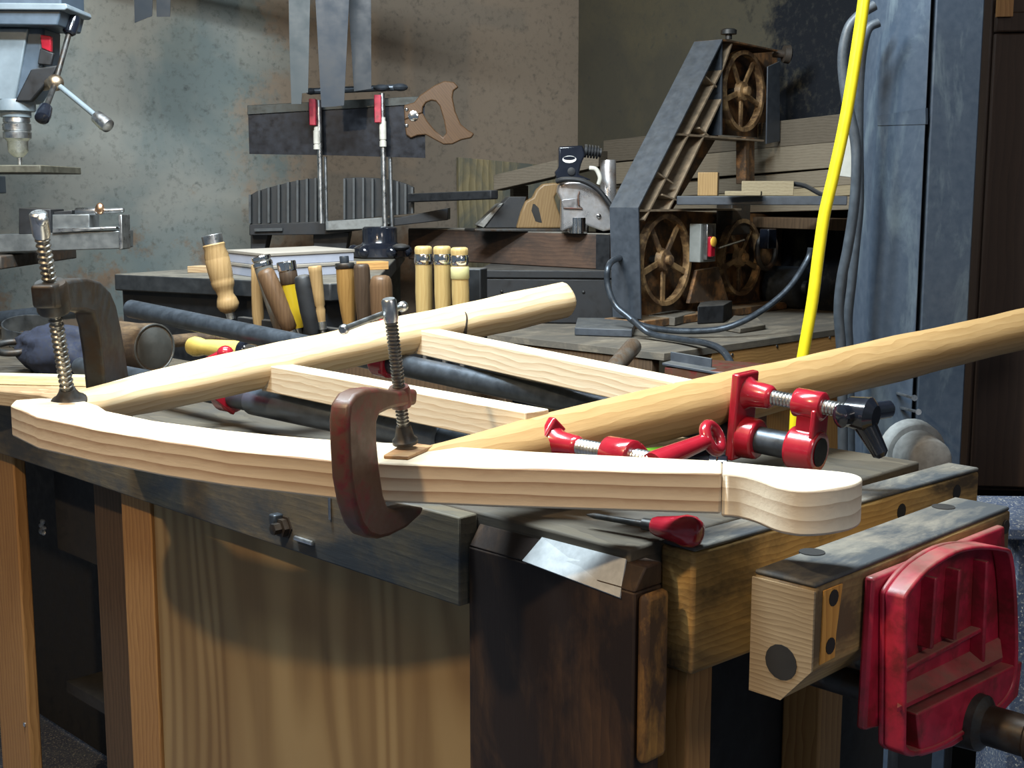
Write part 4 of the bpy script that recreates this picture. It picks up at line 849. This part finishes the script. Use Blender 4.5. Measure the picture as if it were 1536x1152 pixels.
# white foam piece and block in front of the stack
DB = 3.2
a, b = P(1262, 198, DB), P(1288, 266, DB); zb_ = P(1262, 266, DB).z
bm = nb(); prism(bm, [P(x, y, DB) for x, y in ((1268, 199), (1290, 199), (1287, 268), (1256, 264))], V(.02, .025, 0)); tag(obj('foam_scrap', bm, paint('foam_white', (.55, .55, .50), .9, .1), bevel=.002), 'crumbly white foam scrap propped on the boards beside the yellow hose', 'foam scrap')
bm = nb(); prism(bm, [P(x, y, DB) for x, y in ((1296, 214), (1322, 214), (1322, 268), (1296, 266))], V(.03, .04, 0)); tag(obj('wood_block', bm, M['h_light'], bevel=.002), 'tan wood block beside the blue post, in front of the stacked boards', 'wood block')

# ============================================================ bandsaw
WA = R(40); Wd = V(sin(WA), cos(WA), 0); Wn = V(cos(WA), -sin(WA), 0)
Q0 = P(962, 474, 3.12); Q0 = V(Q0.x, Q0.y, ZT)
def fb(x, y, off=0): return PP(x, y, Q0 + Wn * off, Wn)
M['saw_blue'] = paint('bandsaw_blue_grey', (.038, .046, .058), .5, .2, 50, dust=(.2, .19, .16), dust_amt=.4)
M['saw_rust'] = paint('bandsaw_rust', (.24, .115, .042), .7, .5, 30, rust=(.07, .042, .024), rust_amt=.25, dust=(.24, .17, .10), dust_amt=.7)
M['saw_rib'] = paint('bandsaw_rib', (.24, .18, .12), .7, .35, 50)
bsw = thing('bandsaw', 'three wheel bandsaw with open rusty wheel covers and blue grey slanted frame', 'bandsaw', Q0)
DEP = .085
def strip_path(pts, depth, thick, name, mat, par, off=0):
    pp = [fb(x, y, off) for x, y in pts]; bm = nb(); ng = len(pp)
    for i in range(ng - 1):
        a, b = pp[i], pp[i + 1]; d = (b - a).normalized(); u = d.cross(Wn).normalized()
        box(bm, a - u * thick / 2 - d * .001, (b - a) + d * .002, u * thick, -Wn * depth)
    return obj(name, bm, mat, par, .0)
rim = strip_path([(962, 478), (958, 312), (1084, 60)], DEP, .004, 'frame_rim', M['saw_blue'], bsw)
strip_path([(1084, 60), (1100, 62), (1166, 76)], DEP, .004, 'top_rim', M['saw_rust'], bsw)
bm = nb(); prism(bm, [fb(x, y, -DEP + .004) for x, y in ((958, 474), (958, 312), (1084, 60), (1166, 76), (1166, 208), (1078, 202), (1008, 316), (1180, 322), (1180, 474))], -Wn * .004); bpl = obj('back_casting', bm, M['saw_rust'], bsw)
def sr(pts, name, mat, thick=.005, depth=DEP * .8, off=-.004): return strip_path(pts, depth, thick, name, M[mat], bpl, off)
sr([(1098, 66), (1086, 100), (967, 330)], 'rib', 'saw_rib'); sr([(1082, 150), (1003, 316)], 'rib', 'saw_rib'); sr([(1014, 201), (1146, 211)], 'rib', 'saw_rib'); sr([(960, 316), (1112, 314)], 'rib', 'saw_rib')
sr([(1083, 62), (1083, 202)], 'rib', 'saw_blue', depth=.05); sr([(1056, 112), (1075, 130)], 'rib', 'saw_rib', .004, .05); sr([(1050, 192), (1066, 206)], 'rib', 'saw_rib', .004, .05); sr([(985, 258), (1010, 275)], 'rib', 'saw_rib', .004, .05); sr([(994, 292), (1016, 300)], 'rib', 'saw_rib', .004, .05)
bm = nb(); prism(bm, [fb(x, y, .004) for x, y in ((1150, 100), (1168, 92), (1168, 212), (1148, 216))], Wn * .004); obj('blade_guard', bm, M['saw_blue'], bsw, .001)
def wheel(x, y, rpx, par_off, mat, spokes, lab=None):
    c = fb(x, y, par_off); r = rpx * 3.2 / F; root_bm = nb(); torus(root_bm, c, Wn, r, .004, 48, 8, sq=(.0055, .010))
    wl = obj('wheel', root_bm, M[mat], bsw)
    u, v_ = frame(Wn); bm = nb()
    lathe(bm, c - Wn * .008, Wn, [(0, r * .28), (.016, r * .24), (.018, r * .12), (.030, r * .12), (.031, r * .06)], 20); obj('hub', bm, M[mat], wl)
    for i in range(spokes):
        a = 2 * pi * i / spokes + .3; e = u * cos(a) + v_ * sin(a); s_ = Wn.cross(e)
        bm = nb(); cbox(bm, c + e * r * .62 - Wn * .002, e * r * .74, s_ * r * .14, Wn * .006); obj('spoke', bm, M[mat], wl, .001)
    bm = nb(); lathe(bm, c - Wn * .004, -Wn, [(0, r * .10), (.035, r * .10)], 12); obj('axle', bm, M['dark_iron'], wl)
    return wl
M['wheel_b'] = paint('wheel_bronze', (.30, .185, .085), .5, .4, 40, rust=(.09, .05, .025), rust_amt=.2)
wheel(1113, 137, 61, -.025, 'wheel_b', 5); wheel(996, 390, 66, -.03, 'wheel_b', 5); wheel(1110, 386, 60, -.03, 'wheel_b', 5)
# tension knobs on the top
q = fb(1093, 52, -.04); bm = nb(); lathe(bm, q - Z1 * .012, Z1, [(0, .009), (.012, .009), (.013, .021), (.024, .021), (.027, .015)], 14); obj('tension_knob', bm, M['dark_iron'], bsw)
q = fb(1160, 80, -.02); bm = nb(); lathe(bm, q, V(.95, .1, -.05), [(0, .011), (.028, .011), (.029, .024), (.045, .026), (.05, .018)], 16); obj('side_knob', bm, M['rusty_iron'], bsw)
# column, table, switch box
bm = nb(); a, b = fb(1114, 206, -.03), fb(1114, 276, -.03); cbox(bm, (a + b) / 2, Wd * .022, Wn * .03, b - a); cbox(bm, (a + b) / 2 + Wd * .038, Wd * .035, Wn * .012, b - a); obj('guide_post', bm, M['saw_rust'], bsw, .002)
ta_, tb_ = fb(1006, 292, .0), P(1255, 290, 3.08); ztb = P(1130, 294, 3.2).z
bm = nb(); tcor = [V(*fb(1010, 292, .09).xy, ztb), V(*(fb(1010, 292, .09) + Wd * .30).xy, ztb), V(*(fb(1010, 292, -.10) + Wd * .34).xy, ztb), V(*fb(1010, 292, -.10).xy, ztb)]
a0 = P(1015, 296, 3.22); ud = V(1, .0, 0); a0.z = ztb
bm = nb(); box(bm, a0 - Z1 * .022, V(.40, -.10, 0), V(.05, .22, 0), Z1 * .022); tbl = obj('saw_table', bm, M['saw_blue'], bsw, .002)
bm = nb(); cbox(bm, fb(1100, 330, -.05) + V(0, 0, .01), Wd * .10, Wn * .05, Z1 * .10); obj('trunnion', bm, M['rusty_iron'], bsw, .003)
c = fb(1054, 364, .012); bm = nb(); cbox(bm, c, Wd * .075, Wn * .034, Z1 * .098); sw = obj('switch_box', bm, paint('switch_grey', (.19, .20, .19), .5, .15), bsw, .002)
c2 = P(1063, 363, (c + Wn * .02).y - .012); bm = nb(); cbox(bm, c2, Wd * .034, Wn * .012, Z1 * .090); obj('switch_plate', bm, metal('steel_plate', (.4, .4, .4), .35, .1), sw, .001)
bm = nb(); cbox(bm, c2 + Wn * .008 - Z1 * .012, Wd * .022, Wn * .012, Z1 * .052); obj('red_paddle', bm, M['red_gloss'], sw, .003)
bm = nb(); lathe(bm, c2 + Wn * .013 + Z1 * .001, Wn, [(0, .013), (.003, .013), (.005, .010)], 18); obj('yellow_button', bm, paint('button_amber', (.75, .42, .06), .35, .1), sw)
bm = nb(); a = fb(1152, 358, .01); cbox(bm, a, Wd * .045, Wn * .03, Z1 * .055); obj('motor_switch', bm, M['black_gloss'], bsw, .003)
bm = nb(); a = fb(1150, 375, -.02); torus(bm, a, Wn, .052, .008, 30, 8); obj('pulley', bm, M['rusty_iron'], bsw)
bm = nb(); a = fb(1175, 430, -.02); lathe(bm, a - Wn * .04, Wn, [(0, .055), (.006, .06), (.10, .06), (.106, .05), (.107, .02), (.12, .02)], 24); obj('motor', bm, M['black_iron'], bsw)
bm = nb(); a, b = fb(966, 470, .01), fb(1180, 470, .01); box(bm, V(a.x, a.y, ZT + .0008), V(b.x - a.x, b.y - a.y, 0), -Wn * .12, Z1 * .020); obj('base', bm, M['saw_rust'], bsw, .002)
bm = nb(); a = fb(1030, 430, -.02); prism(bm, [fb(x, y, -.03) for x, y in ((1028, 455), (1040, 405), (1072, 400), (1088, 452))], Wn * .012); obj('cast_web', bm, M['saw_rust'], bsw, .002)
bm = nb(); a, b = fb(1078, 372, .0), fb(1116, 360, .0); tube(bm, [a, b], .003, 8); obj('tie_rod', bm, M['steel'], bsw)
# cord loop of the bandsaw
cdz = ZT + .008
pts = [fb(938, 384, -.10), P(915, 395, 3.0), P(911, 425, 2.98), P(922, 456, 2.97), P(940, 473, 2.95)]
pts2 = [P(940, 473, 2.95), P(962, 488, 2.93), P(1010, 496, 2.93), P(1070, 495, 2.93), P(1110, 484, 2.93), P(1150, 461, 2.95), P(1185, 430, 2.97), P(1211, 390, 3.0), P(1216, 372, 3.0)]
for p in pts2[1:4]: p.z = max(p.z, cdz)
bm = nb(); tube(bm, spline(pts + pts2[1:], 6), .0075, 10); tag(obj('power_cord', bm, M['black_iron']), 'thick grey power cord looping under the bandsaw', 'cord')
pts = [P(948, 478, 2.9), P(975, 500, 2.88), P(1020, 509, 2.80), P(1058, 515, 2.68), P(1082, 525, 2.58), P(1096, 545, 2.50), P(1102, 575, 2.47), P(1104, 620, 2.46)]
bm = nb(); tube(bm, spline(pts, 6), .0075, 10); tag(obj('power_cord', bm, M['black_iron']), 'dark power cord running over the table corner and down its front', 'cord')
# bits in front of the saw
def slab(name, label, cat, pix, h, mat, z=ZT):
    bm = nb(); prism(bm, [PZ(x, y, z + .001) for x, y in pix], Z1 * h); return tag(obj(name, bm, M[mat], bevel=.002), label, cat)
slab('iron_bar', 'grey flat iron bar lying at the table edge below the black chest', 'bar', ((862, 503), (948, 506), (955, 488), (866, 487)), .018, 'saw_blue')
slab('wood_offcut', 'dark edged offcut lying below the first lower wheel of the bandsaw', 'wood offcut', ((972, 486), (1012, 489), (1044, 480), (1004, 476)), .022, 'dusty_wood')
slab('wood_offcut', 'dusty offcut with black face lying below the switch box', 'wood offcut', ((1046, 486), (1085, 484), (1098, 476), (1052, 474)), .045, 'black_paint')
slab('dust_heap', 'low heap of pale sawdust at the bandsaw foot', 'sawdust', ((1086, 496), (1110, 500), (1148, 494), (1135, 482), (1100, 480)), .012, 'dusty_wood')
# small blocks on the saw table
def tb(name, label, x0, y0, x1, y1, dep, mat, d=3.2):
    a, b = P(x0, y1, d), P(x1, y1, d); h = P(x0, y0, d).z - a.z; bm = nb(); box(bm, V(a.x, a.y, ztb + .0008), V(b.x - a.x, -.01, 0), V(.01, dep, 0), Z1 * abs(h)); return tag(obj(name, bm, M[mat], bevel=.0015), label, 'wood block')
tb('wood_block', 'upright tan wood block on the saw table, next to the slanted frame', 1046, 262, 1075, 297, .04, 'h_light', 3.27)
tb('wood_block', 'pale thick block on the saw table just behind the thin flat wedge', 1112, 273, 1189, 295, .05, 'lum_l', 3.22)
tb('wood_wedge', 'flat pale wedge lying before the pale block on the saw table', 1087, 290, 1140, 297, .035, 'lum_l', 3.14)
a, b = P(1185, 276, 3.1), P(1230, 292, 3.02); bm = nb(); tube(bm, spline([P(1180, 275, 3.26), P(1205, 278, 3.22), P(1225, 288, 3.18), P(1240, 296, 3.14)], 6), .006, 8); tag(obj('cable_end', bm, M['black_paint']), 'short black cable curling off the saw table behind the yellow hose', 'cable')
# blue angle iron and red box in front of the table, dowel
a, b = P(993, 548, 2.36), P(1108, 568, 2.28); d = b - a; bm = nb(); tn_ = V(-d.y, d.x, 0).normalized(); box(bm, a, d, tn_ * .04, Z1 * .005); box(bm, a + tn_ * .036, d * .55, tn_ * .004, Z1 * .022)
bxr = thing('drawer_unit', 'red drawer box with blue grey steel lip below the table corner', 'drawer', V(a.x, a.y, .5)); obj('steel_lip', bm, M['saw_blue'], bxr, .001)
bm = nb(); box(bm, V(a.x, a.y, 0) + d.normalized() * .004 + tn_ * .002, V(d.x, d.y, 0) * .97, tn_ * .15, Z1 * (a.z - .003)); obj('case', bm, M['red_worn'], bxr, .002)
a, b = P(918, 556, 2.45), P(950, 519, 2.62); bm = nb(); dd_ = (b - a); lathe(bm, a - dd_ * 1.0, dd_, [(0, .017), (dd_.length * 2 - .004, .018), (dd_.length * 2, .014)], 18); tag(obj('dowel', bm, M['h_grey']), 'thick round grey wooden dowel end leaning up at the table edge', 'dowel')

# ============================================================ blue steel post, brown cabinet, hose and cables
t = NT('blue_post'); v = t.coord(None, (1, 1, .35)); n1 = t.noise(v, 14, 6, .7, .5); n2 = t.noise(t.coord(), 70, 4, .6)
c = t.ramp(n2, [(.3, (.042, .060, .088)), (.7, (.062, .082, .112))]); c = t.mix(t.ramp(n1, [(.52, (0, 0, 0)), (.68, (.8, .8, .8))]), c, (.12, .155, .18)); M['post'] = t.out(c, .5, .15, n2, .15, .001, .4)
post_ = thing('steel_column', 'blue painted steel column with vertical groove standing behind the bench end', 'column', V(P(1385, 690, 2.2).x, 2.2, 0))
pa, pb_, pc = P(1312, 300, 2.2), P(1389, 300, 2.12), P(1462, 300, 2.145)
def xy(p): return V(p.x, p.y, 0)
fa = [xy(pa), xy(pb_) - V(.006, 0, 0), xy(pb_) - V(.006, -.03, 0), xy(pa) + V(0, .12, 0)]
bm = nb(); prism(bm, fa, Z1 * 2.895); f1 = obj('flange', bm, M['post'], post_, .003)
fb_ = [xy(pb_) + V(.003, .006, 0), xy(pc), xy(pc) + V(0, .10, 0), xy(pb_) + V(.003, .04, 0)]
bm = nb(); prism(bm, fb_, Z1 * 2.895); obj('flange', bm, M['post'], post_, .003)
bm = nb(); prism(bm, [xy(pb_) + V(-.02, .028, 0), xy(pb_) + V(.02, .028, 0), xy(pc) + V(-.03, .11, 0), xy(pa) + V(.03, .12, 0)], Z1 * 2.895); obj('web', bm, M['black_paint'], post_)
fd = (fa[1] - fa[0]).normalized(); fn_ = V(fd.y, -fd.x, 0); zz = P(1312, 172, 2.2).z; fw = (fa[1] - fa[0]).length
bm = nb(); prism(bm, [fa[0] + Z1 * (zz - .018) + fn_ * .001, fa[1] + Z1 * (zz - .02) + fn_ * .001, fa[1] + Z1 * (zz + .006) + fn_ * .003, fa[0] + Z1 * (zz - .002) + fn_ * .003], -fn_ * .006); obj('weld_band', bm, M['post'], post_)
for (x0, y0, x1, y1) in ((1346, 590, 1372, 597), (1352, 612, 1378, 618)):
    a = PP(x0, y0, fa[0], fn_) + fn_ * .001; b = P(x1, y1, 2.02); bm = nb(); lathe(bm, b, a - b, [(0, .005), (.003, .005), (.0035, .0025), ((a - b).length, .0025)], 8); obj('peg', bm, M['steel'], post_)
M['cab'] = wood('cabinet_brown', (.045, .028, .020), (.028, .018, .014), Z1, 20, .4, .6)
cab = thing('wall_cabinet', 'dark brown cabinet door beside the blue column', 'cabinet', V(P(1500, 740, 2.35).x, 2.4, .0))
x0 = P(1472, 400, 2.35).x; zc = P(1500, 738, 2.35).z
bm = nb(); box(bm, V(x0, 2.37, zc), V(.70, -.10, 0), V(.04, .30, 0), Z1 * (2.0 - zc)); obj('case', bm, M['cab'], cab, .003)
bm = nb(); zd = P(1500, 48, 2.35).z; box(bm, V(x0 + .004, 2.366, zc + .01), V(.69, -.098, 0), V(0, -.012, 0), Z1 * (zd - zc - .012)); obj('door', bm, M['cab'], cab, .003)
bm = nb(); box(bm, V(x0 + .004, 2.366, zd), V(.69, -.098, 0), V(0, -.016, 0), Z1 * .035); obj('rail', bm, M['cab'], cab, .003)
q = P(1507, 10, 2.345); bm = nb(); cbox(bm, q, V(.026, -.004, 0), V(0, .01, 0), Z1 * .035); obj('orange_tag', bm, M['fir'], cab)
bm = nb(); box(bm, V(x0 + .02, 2.42, 0), V(.60, -.08, 0), V(.03, .22, 0), Z1 * (zc - .001)); obj('shade_plinth', bm, M['black_void'], cab)  # added base, coloured black as the shaded gap under the cabinet
# hose
M['hose'] = paint('hose_yellow', (.72, .60, .015), .35, .06)
hp_ = [P(1306, -90, 2.05), P(1296, 0, 2.05), P(1283, 90, 2.05), P(1268, 180, 2.05), P(1251, 260, 2.05), P(1237, 320, 2.05), P(1228, 380, 2.05), P(1219, 450, 2.05), P(1206, 525, 2.05), P(1196, 590, 2.05), P(1190, 700, 2.06), P(1186, 850, 2.08)]
bm = nb(); tube(bm, spline(hp_, 5), .0095, 14); tag(obj('air_hose', bm, M['hose']), 'bright yellow air hose hanging down in front of the dark corner', 'hose')
M['cable'] = paint('cable_grey', (.05, .06, .072), .5, .2, 60)
def cable(pts, r, lab):
    bm = nb(); tube(bm, spline(pts, 6), r, 10); tag(obj('black_cable', bm, M['cable']), lab, 'cable', 'thick cables beside the blue column')
dC = 2.12
cable([P(1312, 8, dC), P(1290, 22, dC), P(1272, 45, dC), (P(1264, 90, dC)), P(1270, 150, dC), P(1284, 220, dC), P(1282, 300, dC), P(1272, 370, dC), P(1262, 420, dC), P(1258, 470, dC), P(1262, 530, dC), P(1264, 640, dC), P(1264, 820, dC)], .0085, 'grey cable arching out near the column top, then hanging beside the yellow hose')
cable([P(1318, 34, dC + .04), P(1300, 48, dC + .04), P(1290, 110, dC + .04), P(1288, 200, dC + .04), P(1289, 300, dC + .04), P(1284, 360, dC + .04), P(1278, 420, dC + .04), P(1272, 480, dC + .04), P(1274, 540, dC + .04), P(1276, 700, dC + .04), P(1276, 820, dC + .04)], .0078, 'straighter grey cable hanging between the arched cable and the blue column')
# blue speckled and tan things low on the far side of the vise
bm = nb(); a = P(1512, 792, 1.95); box(bm, V(a.x, a.y, a.z - .02), V(.4, -.02, 0), V(.02, .22, 0), Z1 * .02); box(bm, V(a.x + .03, a.y + .03, 0), V(.3, -.02, 0), V(.02, .18, 0), Z1 * (a.z - .021)); tag(obj('low_bin', bm, M['floor'], bevel=.003), 'blue speckled low bin beyond the red vise', 'bin')

# ============================================================ drill press
M['dp_blue'] = paint('press_blue_grey', (.055, .078, .105), .42, .2, 20); M['dp_light'] = paint('press_light', (.15, .185, .21), .4, .15, 20)
DD = 2.85
dp = thing('drill_press', 'blue grey floor drill press with bright chuck and three spoke feed handle', 'drill press', V(P(-150, 200, DD + .3).x, DD + .3, 0))
def ex(pts, dep, name, mat, d=DD, par=dp, bev=.003):
    bm = nb(); prism(bm, [P(x, y, d) for x, y in pts], V(0, dep, 0)); return obj(name, bm, M[mat], par, bev)
ex([(-220, -140), (88, -140), (92, 14), (86, 38), (-220, 34)], .15, 'belt_cover', 'dp_blue', DD - .05)
ex([(-222, 2), (99, 5), (101, 12), (97, 15), (-222, 13)], .16, 'cover_rim', 'dp_light', DD - .06, bev=.002)
hd0 = ex([(-190, 36), (66, 38), (64, 105), (38, 152), (-190, 152)], .11, 'head_casting', 'dp_blue', DD, bev=.008)
ex([(-2, 42), (42, 42), (22, 150), (-20, 150)], .012, 'face_rib', 'dp_light', DD - .010, hd0, .003)
ex([(46, 104), (86, 98), (80, 112), (46, 152), (22, 152)], .02, 'lower_face', 'black_paint', DD - .012, hd0, .003)
ex([(60, 52), (76, 54), (76, 78), (62, 72)], .014, 'red_switch', 'red_gloss', DD - .012, hd0, .002)
ex([(60, 72), (80, 80), (76, 98), (56, 96)], .012, 'switch_housing', 'black_paint', DD - .010, hd0, .002)
def vl(name, x, y0, y1, prof, mat, par=dp):
    a, b = P(x, y0, DD + .03), P(x, y1, DD + .03); a = V(b.x, b.y, a.z); L = a.z - b.z; bm = nb(); lathe(bm, a, -Z1, [(t * L, r * DD / F) for t, r in prof], 24); return obj(name, bm, M[mat], par)
vl('quill', 24, 150, 176, [(0, 28), (.1, 29), (.65, 29), (.7, 22), (1, 22)], 'dp_light')
ck = vl('chuck', 28, 174, 236, [(0, 17), (.02, 19), (.14, 19.5), (.16, 18), (.2, 20.5), (.34, 20.5), (.36, 18.5), (.4, 20.5), (.54, 20), (.57, 17), (.62, 15), (.86, 14.5), (.93, 11), (1, 6)], 'steel')
vl('drill_bit', 30, 234, 249, [(0, 3.5), (.9, 3.2), (1, .5)], 'steel', ck)
hub = P(83, 124, DD - .03); bm = nb(); ball(bm, hub, .018); lathe(bm, hub + V(-.05, .06, 0), V(.6, -.7, 0), [(0, .013), (.08, .013)], 14); obj('feed_hub', bm, metal('worn_brass', (.45, .36, .26), .4, .2), dp)
for (x, y, dz, m) in ((156, 184, -.06, 'steel'), (65, 172, -.10, 'black_gloss'), (108, 34, .05, 'black_gloss')):
    e = P(x, y, DD - .03 + dz); d = e - hub; L = d.length; bm = nb(); lathe(bm, hub, d, [(0, .006), (L - .02, .006)], 12); s_ = obj('feed_spoke', bm, M['dp_light'] if m == 'steel' else M['dark_iron'], dp)
    bm = nb(); lathe(bm, e - d.normalized() * .028, d, [(0, .010), (.004, .014), (.03, .0165), (.042, .015), (.046, .008)], 16); obj('knob', bm, M[m], s_)
a = P(-150, 100, DD + .32); bm = nb(); lathe(bm, V(a.x, a.y, .03), Z1, [(0, .045), (a.z - .03, .045)], 24); obj('column', bm, M['dp_light'], dp)
bm = nb(); box(bm, V(a.x - .25, a.y - .35, 0), V(.5, 0, 0), V(0, .55, 0), Z1 * .04); obj('floor_base', bm, M['dp_blue'], dp, .004)
a2 = P(-60, 247, DD - .02); zt3 = P(40, 249, DD).z; bm = nb(); b2 = P(78, 247, DD - .02); box(bm, V(P(-230, 247, DD).x, DD - .09, zt3 - .016), V(b2.x - P(-230, 247, DD).x, 0, 0), V(0, .26, 0), Z1 * .016); tb_o = obj('work_table', bm, paint('brass_dusty', (.06, .056, .04), .6, .4, 60, dust=(.26, .24, .16), dust_amt=.8), dp, .002)
bm = nb(); box(bm, V(P(-230, 247, DD).x, DD + .08, zt3 - .06), V(.20, 0, 0), V(0, .30, 0), Z1 * .043); obj('table_bracket', bm, M['dp_blue'], dp, .003)
zv = P(60, 380, DD).z
bm = nb(); box(bm, V(P(-230, 380, DD).x, DD - .10, zv - .03), V(P(28, 380, DD).x - P(-230, 380, DD).x, 0, 0), V(0, .48, 0), Z1 * .029); obj('lower_table', bm, M['rusty_iron'], dp, .003)
# drill press vise
M['vise_alu'] = metal('vise_grey', (.16, .17, .17), .38, .25, 40, metallic=.6)
dv = thing('machine_vise', 'grey machine vise with screw bar on the lower table of the drill press', 'vise', V(P(90, 380, DD).x, DD, zv))
dV = DD - .04
def ev(pts, dep, name, mat, d=dV, bev=.002, par=dv):
    bm = nb(); pp = [P(x, y, d) for x, y in pts]; prism(bm, pp, V(0, dep, 0)); return obj(name, bm, M[mat], par, bev)
ev([(-10, 352), (182, 346), (182, 373), (-10, 379)], .09, 'bed', 'vise_alu')
ev([(78, 343), (174, 340), (174, 344), (78, 350)], .10, 'way', 'steel', dV - .006)
ev([(28, 312), (76, 314), (76, 352), (28, 352)], .085, 'fixed_jaw', 'black_paint')
ev([(80, 318), (108, 315), (108, 322), (80, 324)], .05, 'jaw_lug', 'black_paint', dV + .02)
ev([(70, 322), (134, 321), (134, 346), (70, 350)], .07, 'moving_jaw', 'vise_alu', dV + .012)
ev([(177, 322), (183, 322), (184, 374), (179, 375)], .06, 'end_plate', 'steel', dV - .004)
a, b = P(114, 318, dV + .02), P(186, 315, dV + .02); L = (b - a).length; bm = nb(); lathe(bm, a, b - a, [(0, .008), (.002, .0095), (L * .42, .0095), (L * .43, .006), (L - .002, .006), (L, .004)], 16); obj('screw', bm, M['steel'], dv)
bm = nb(); ball(bm, P(150, 313, dV + .015), .011, .9, .8, 1.2, 12); obj('copper_knob', bm, metal('copper', (.70, .42, .25), .35, .15), dv)
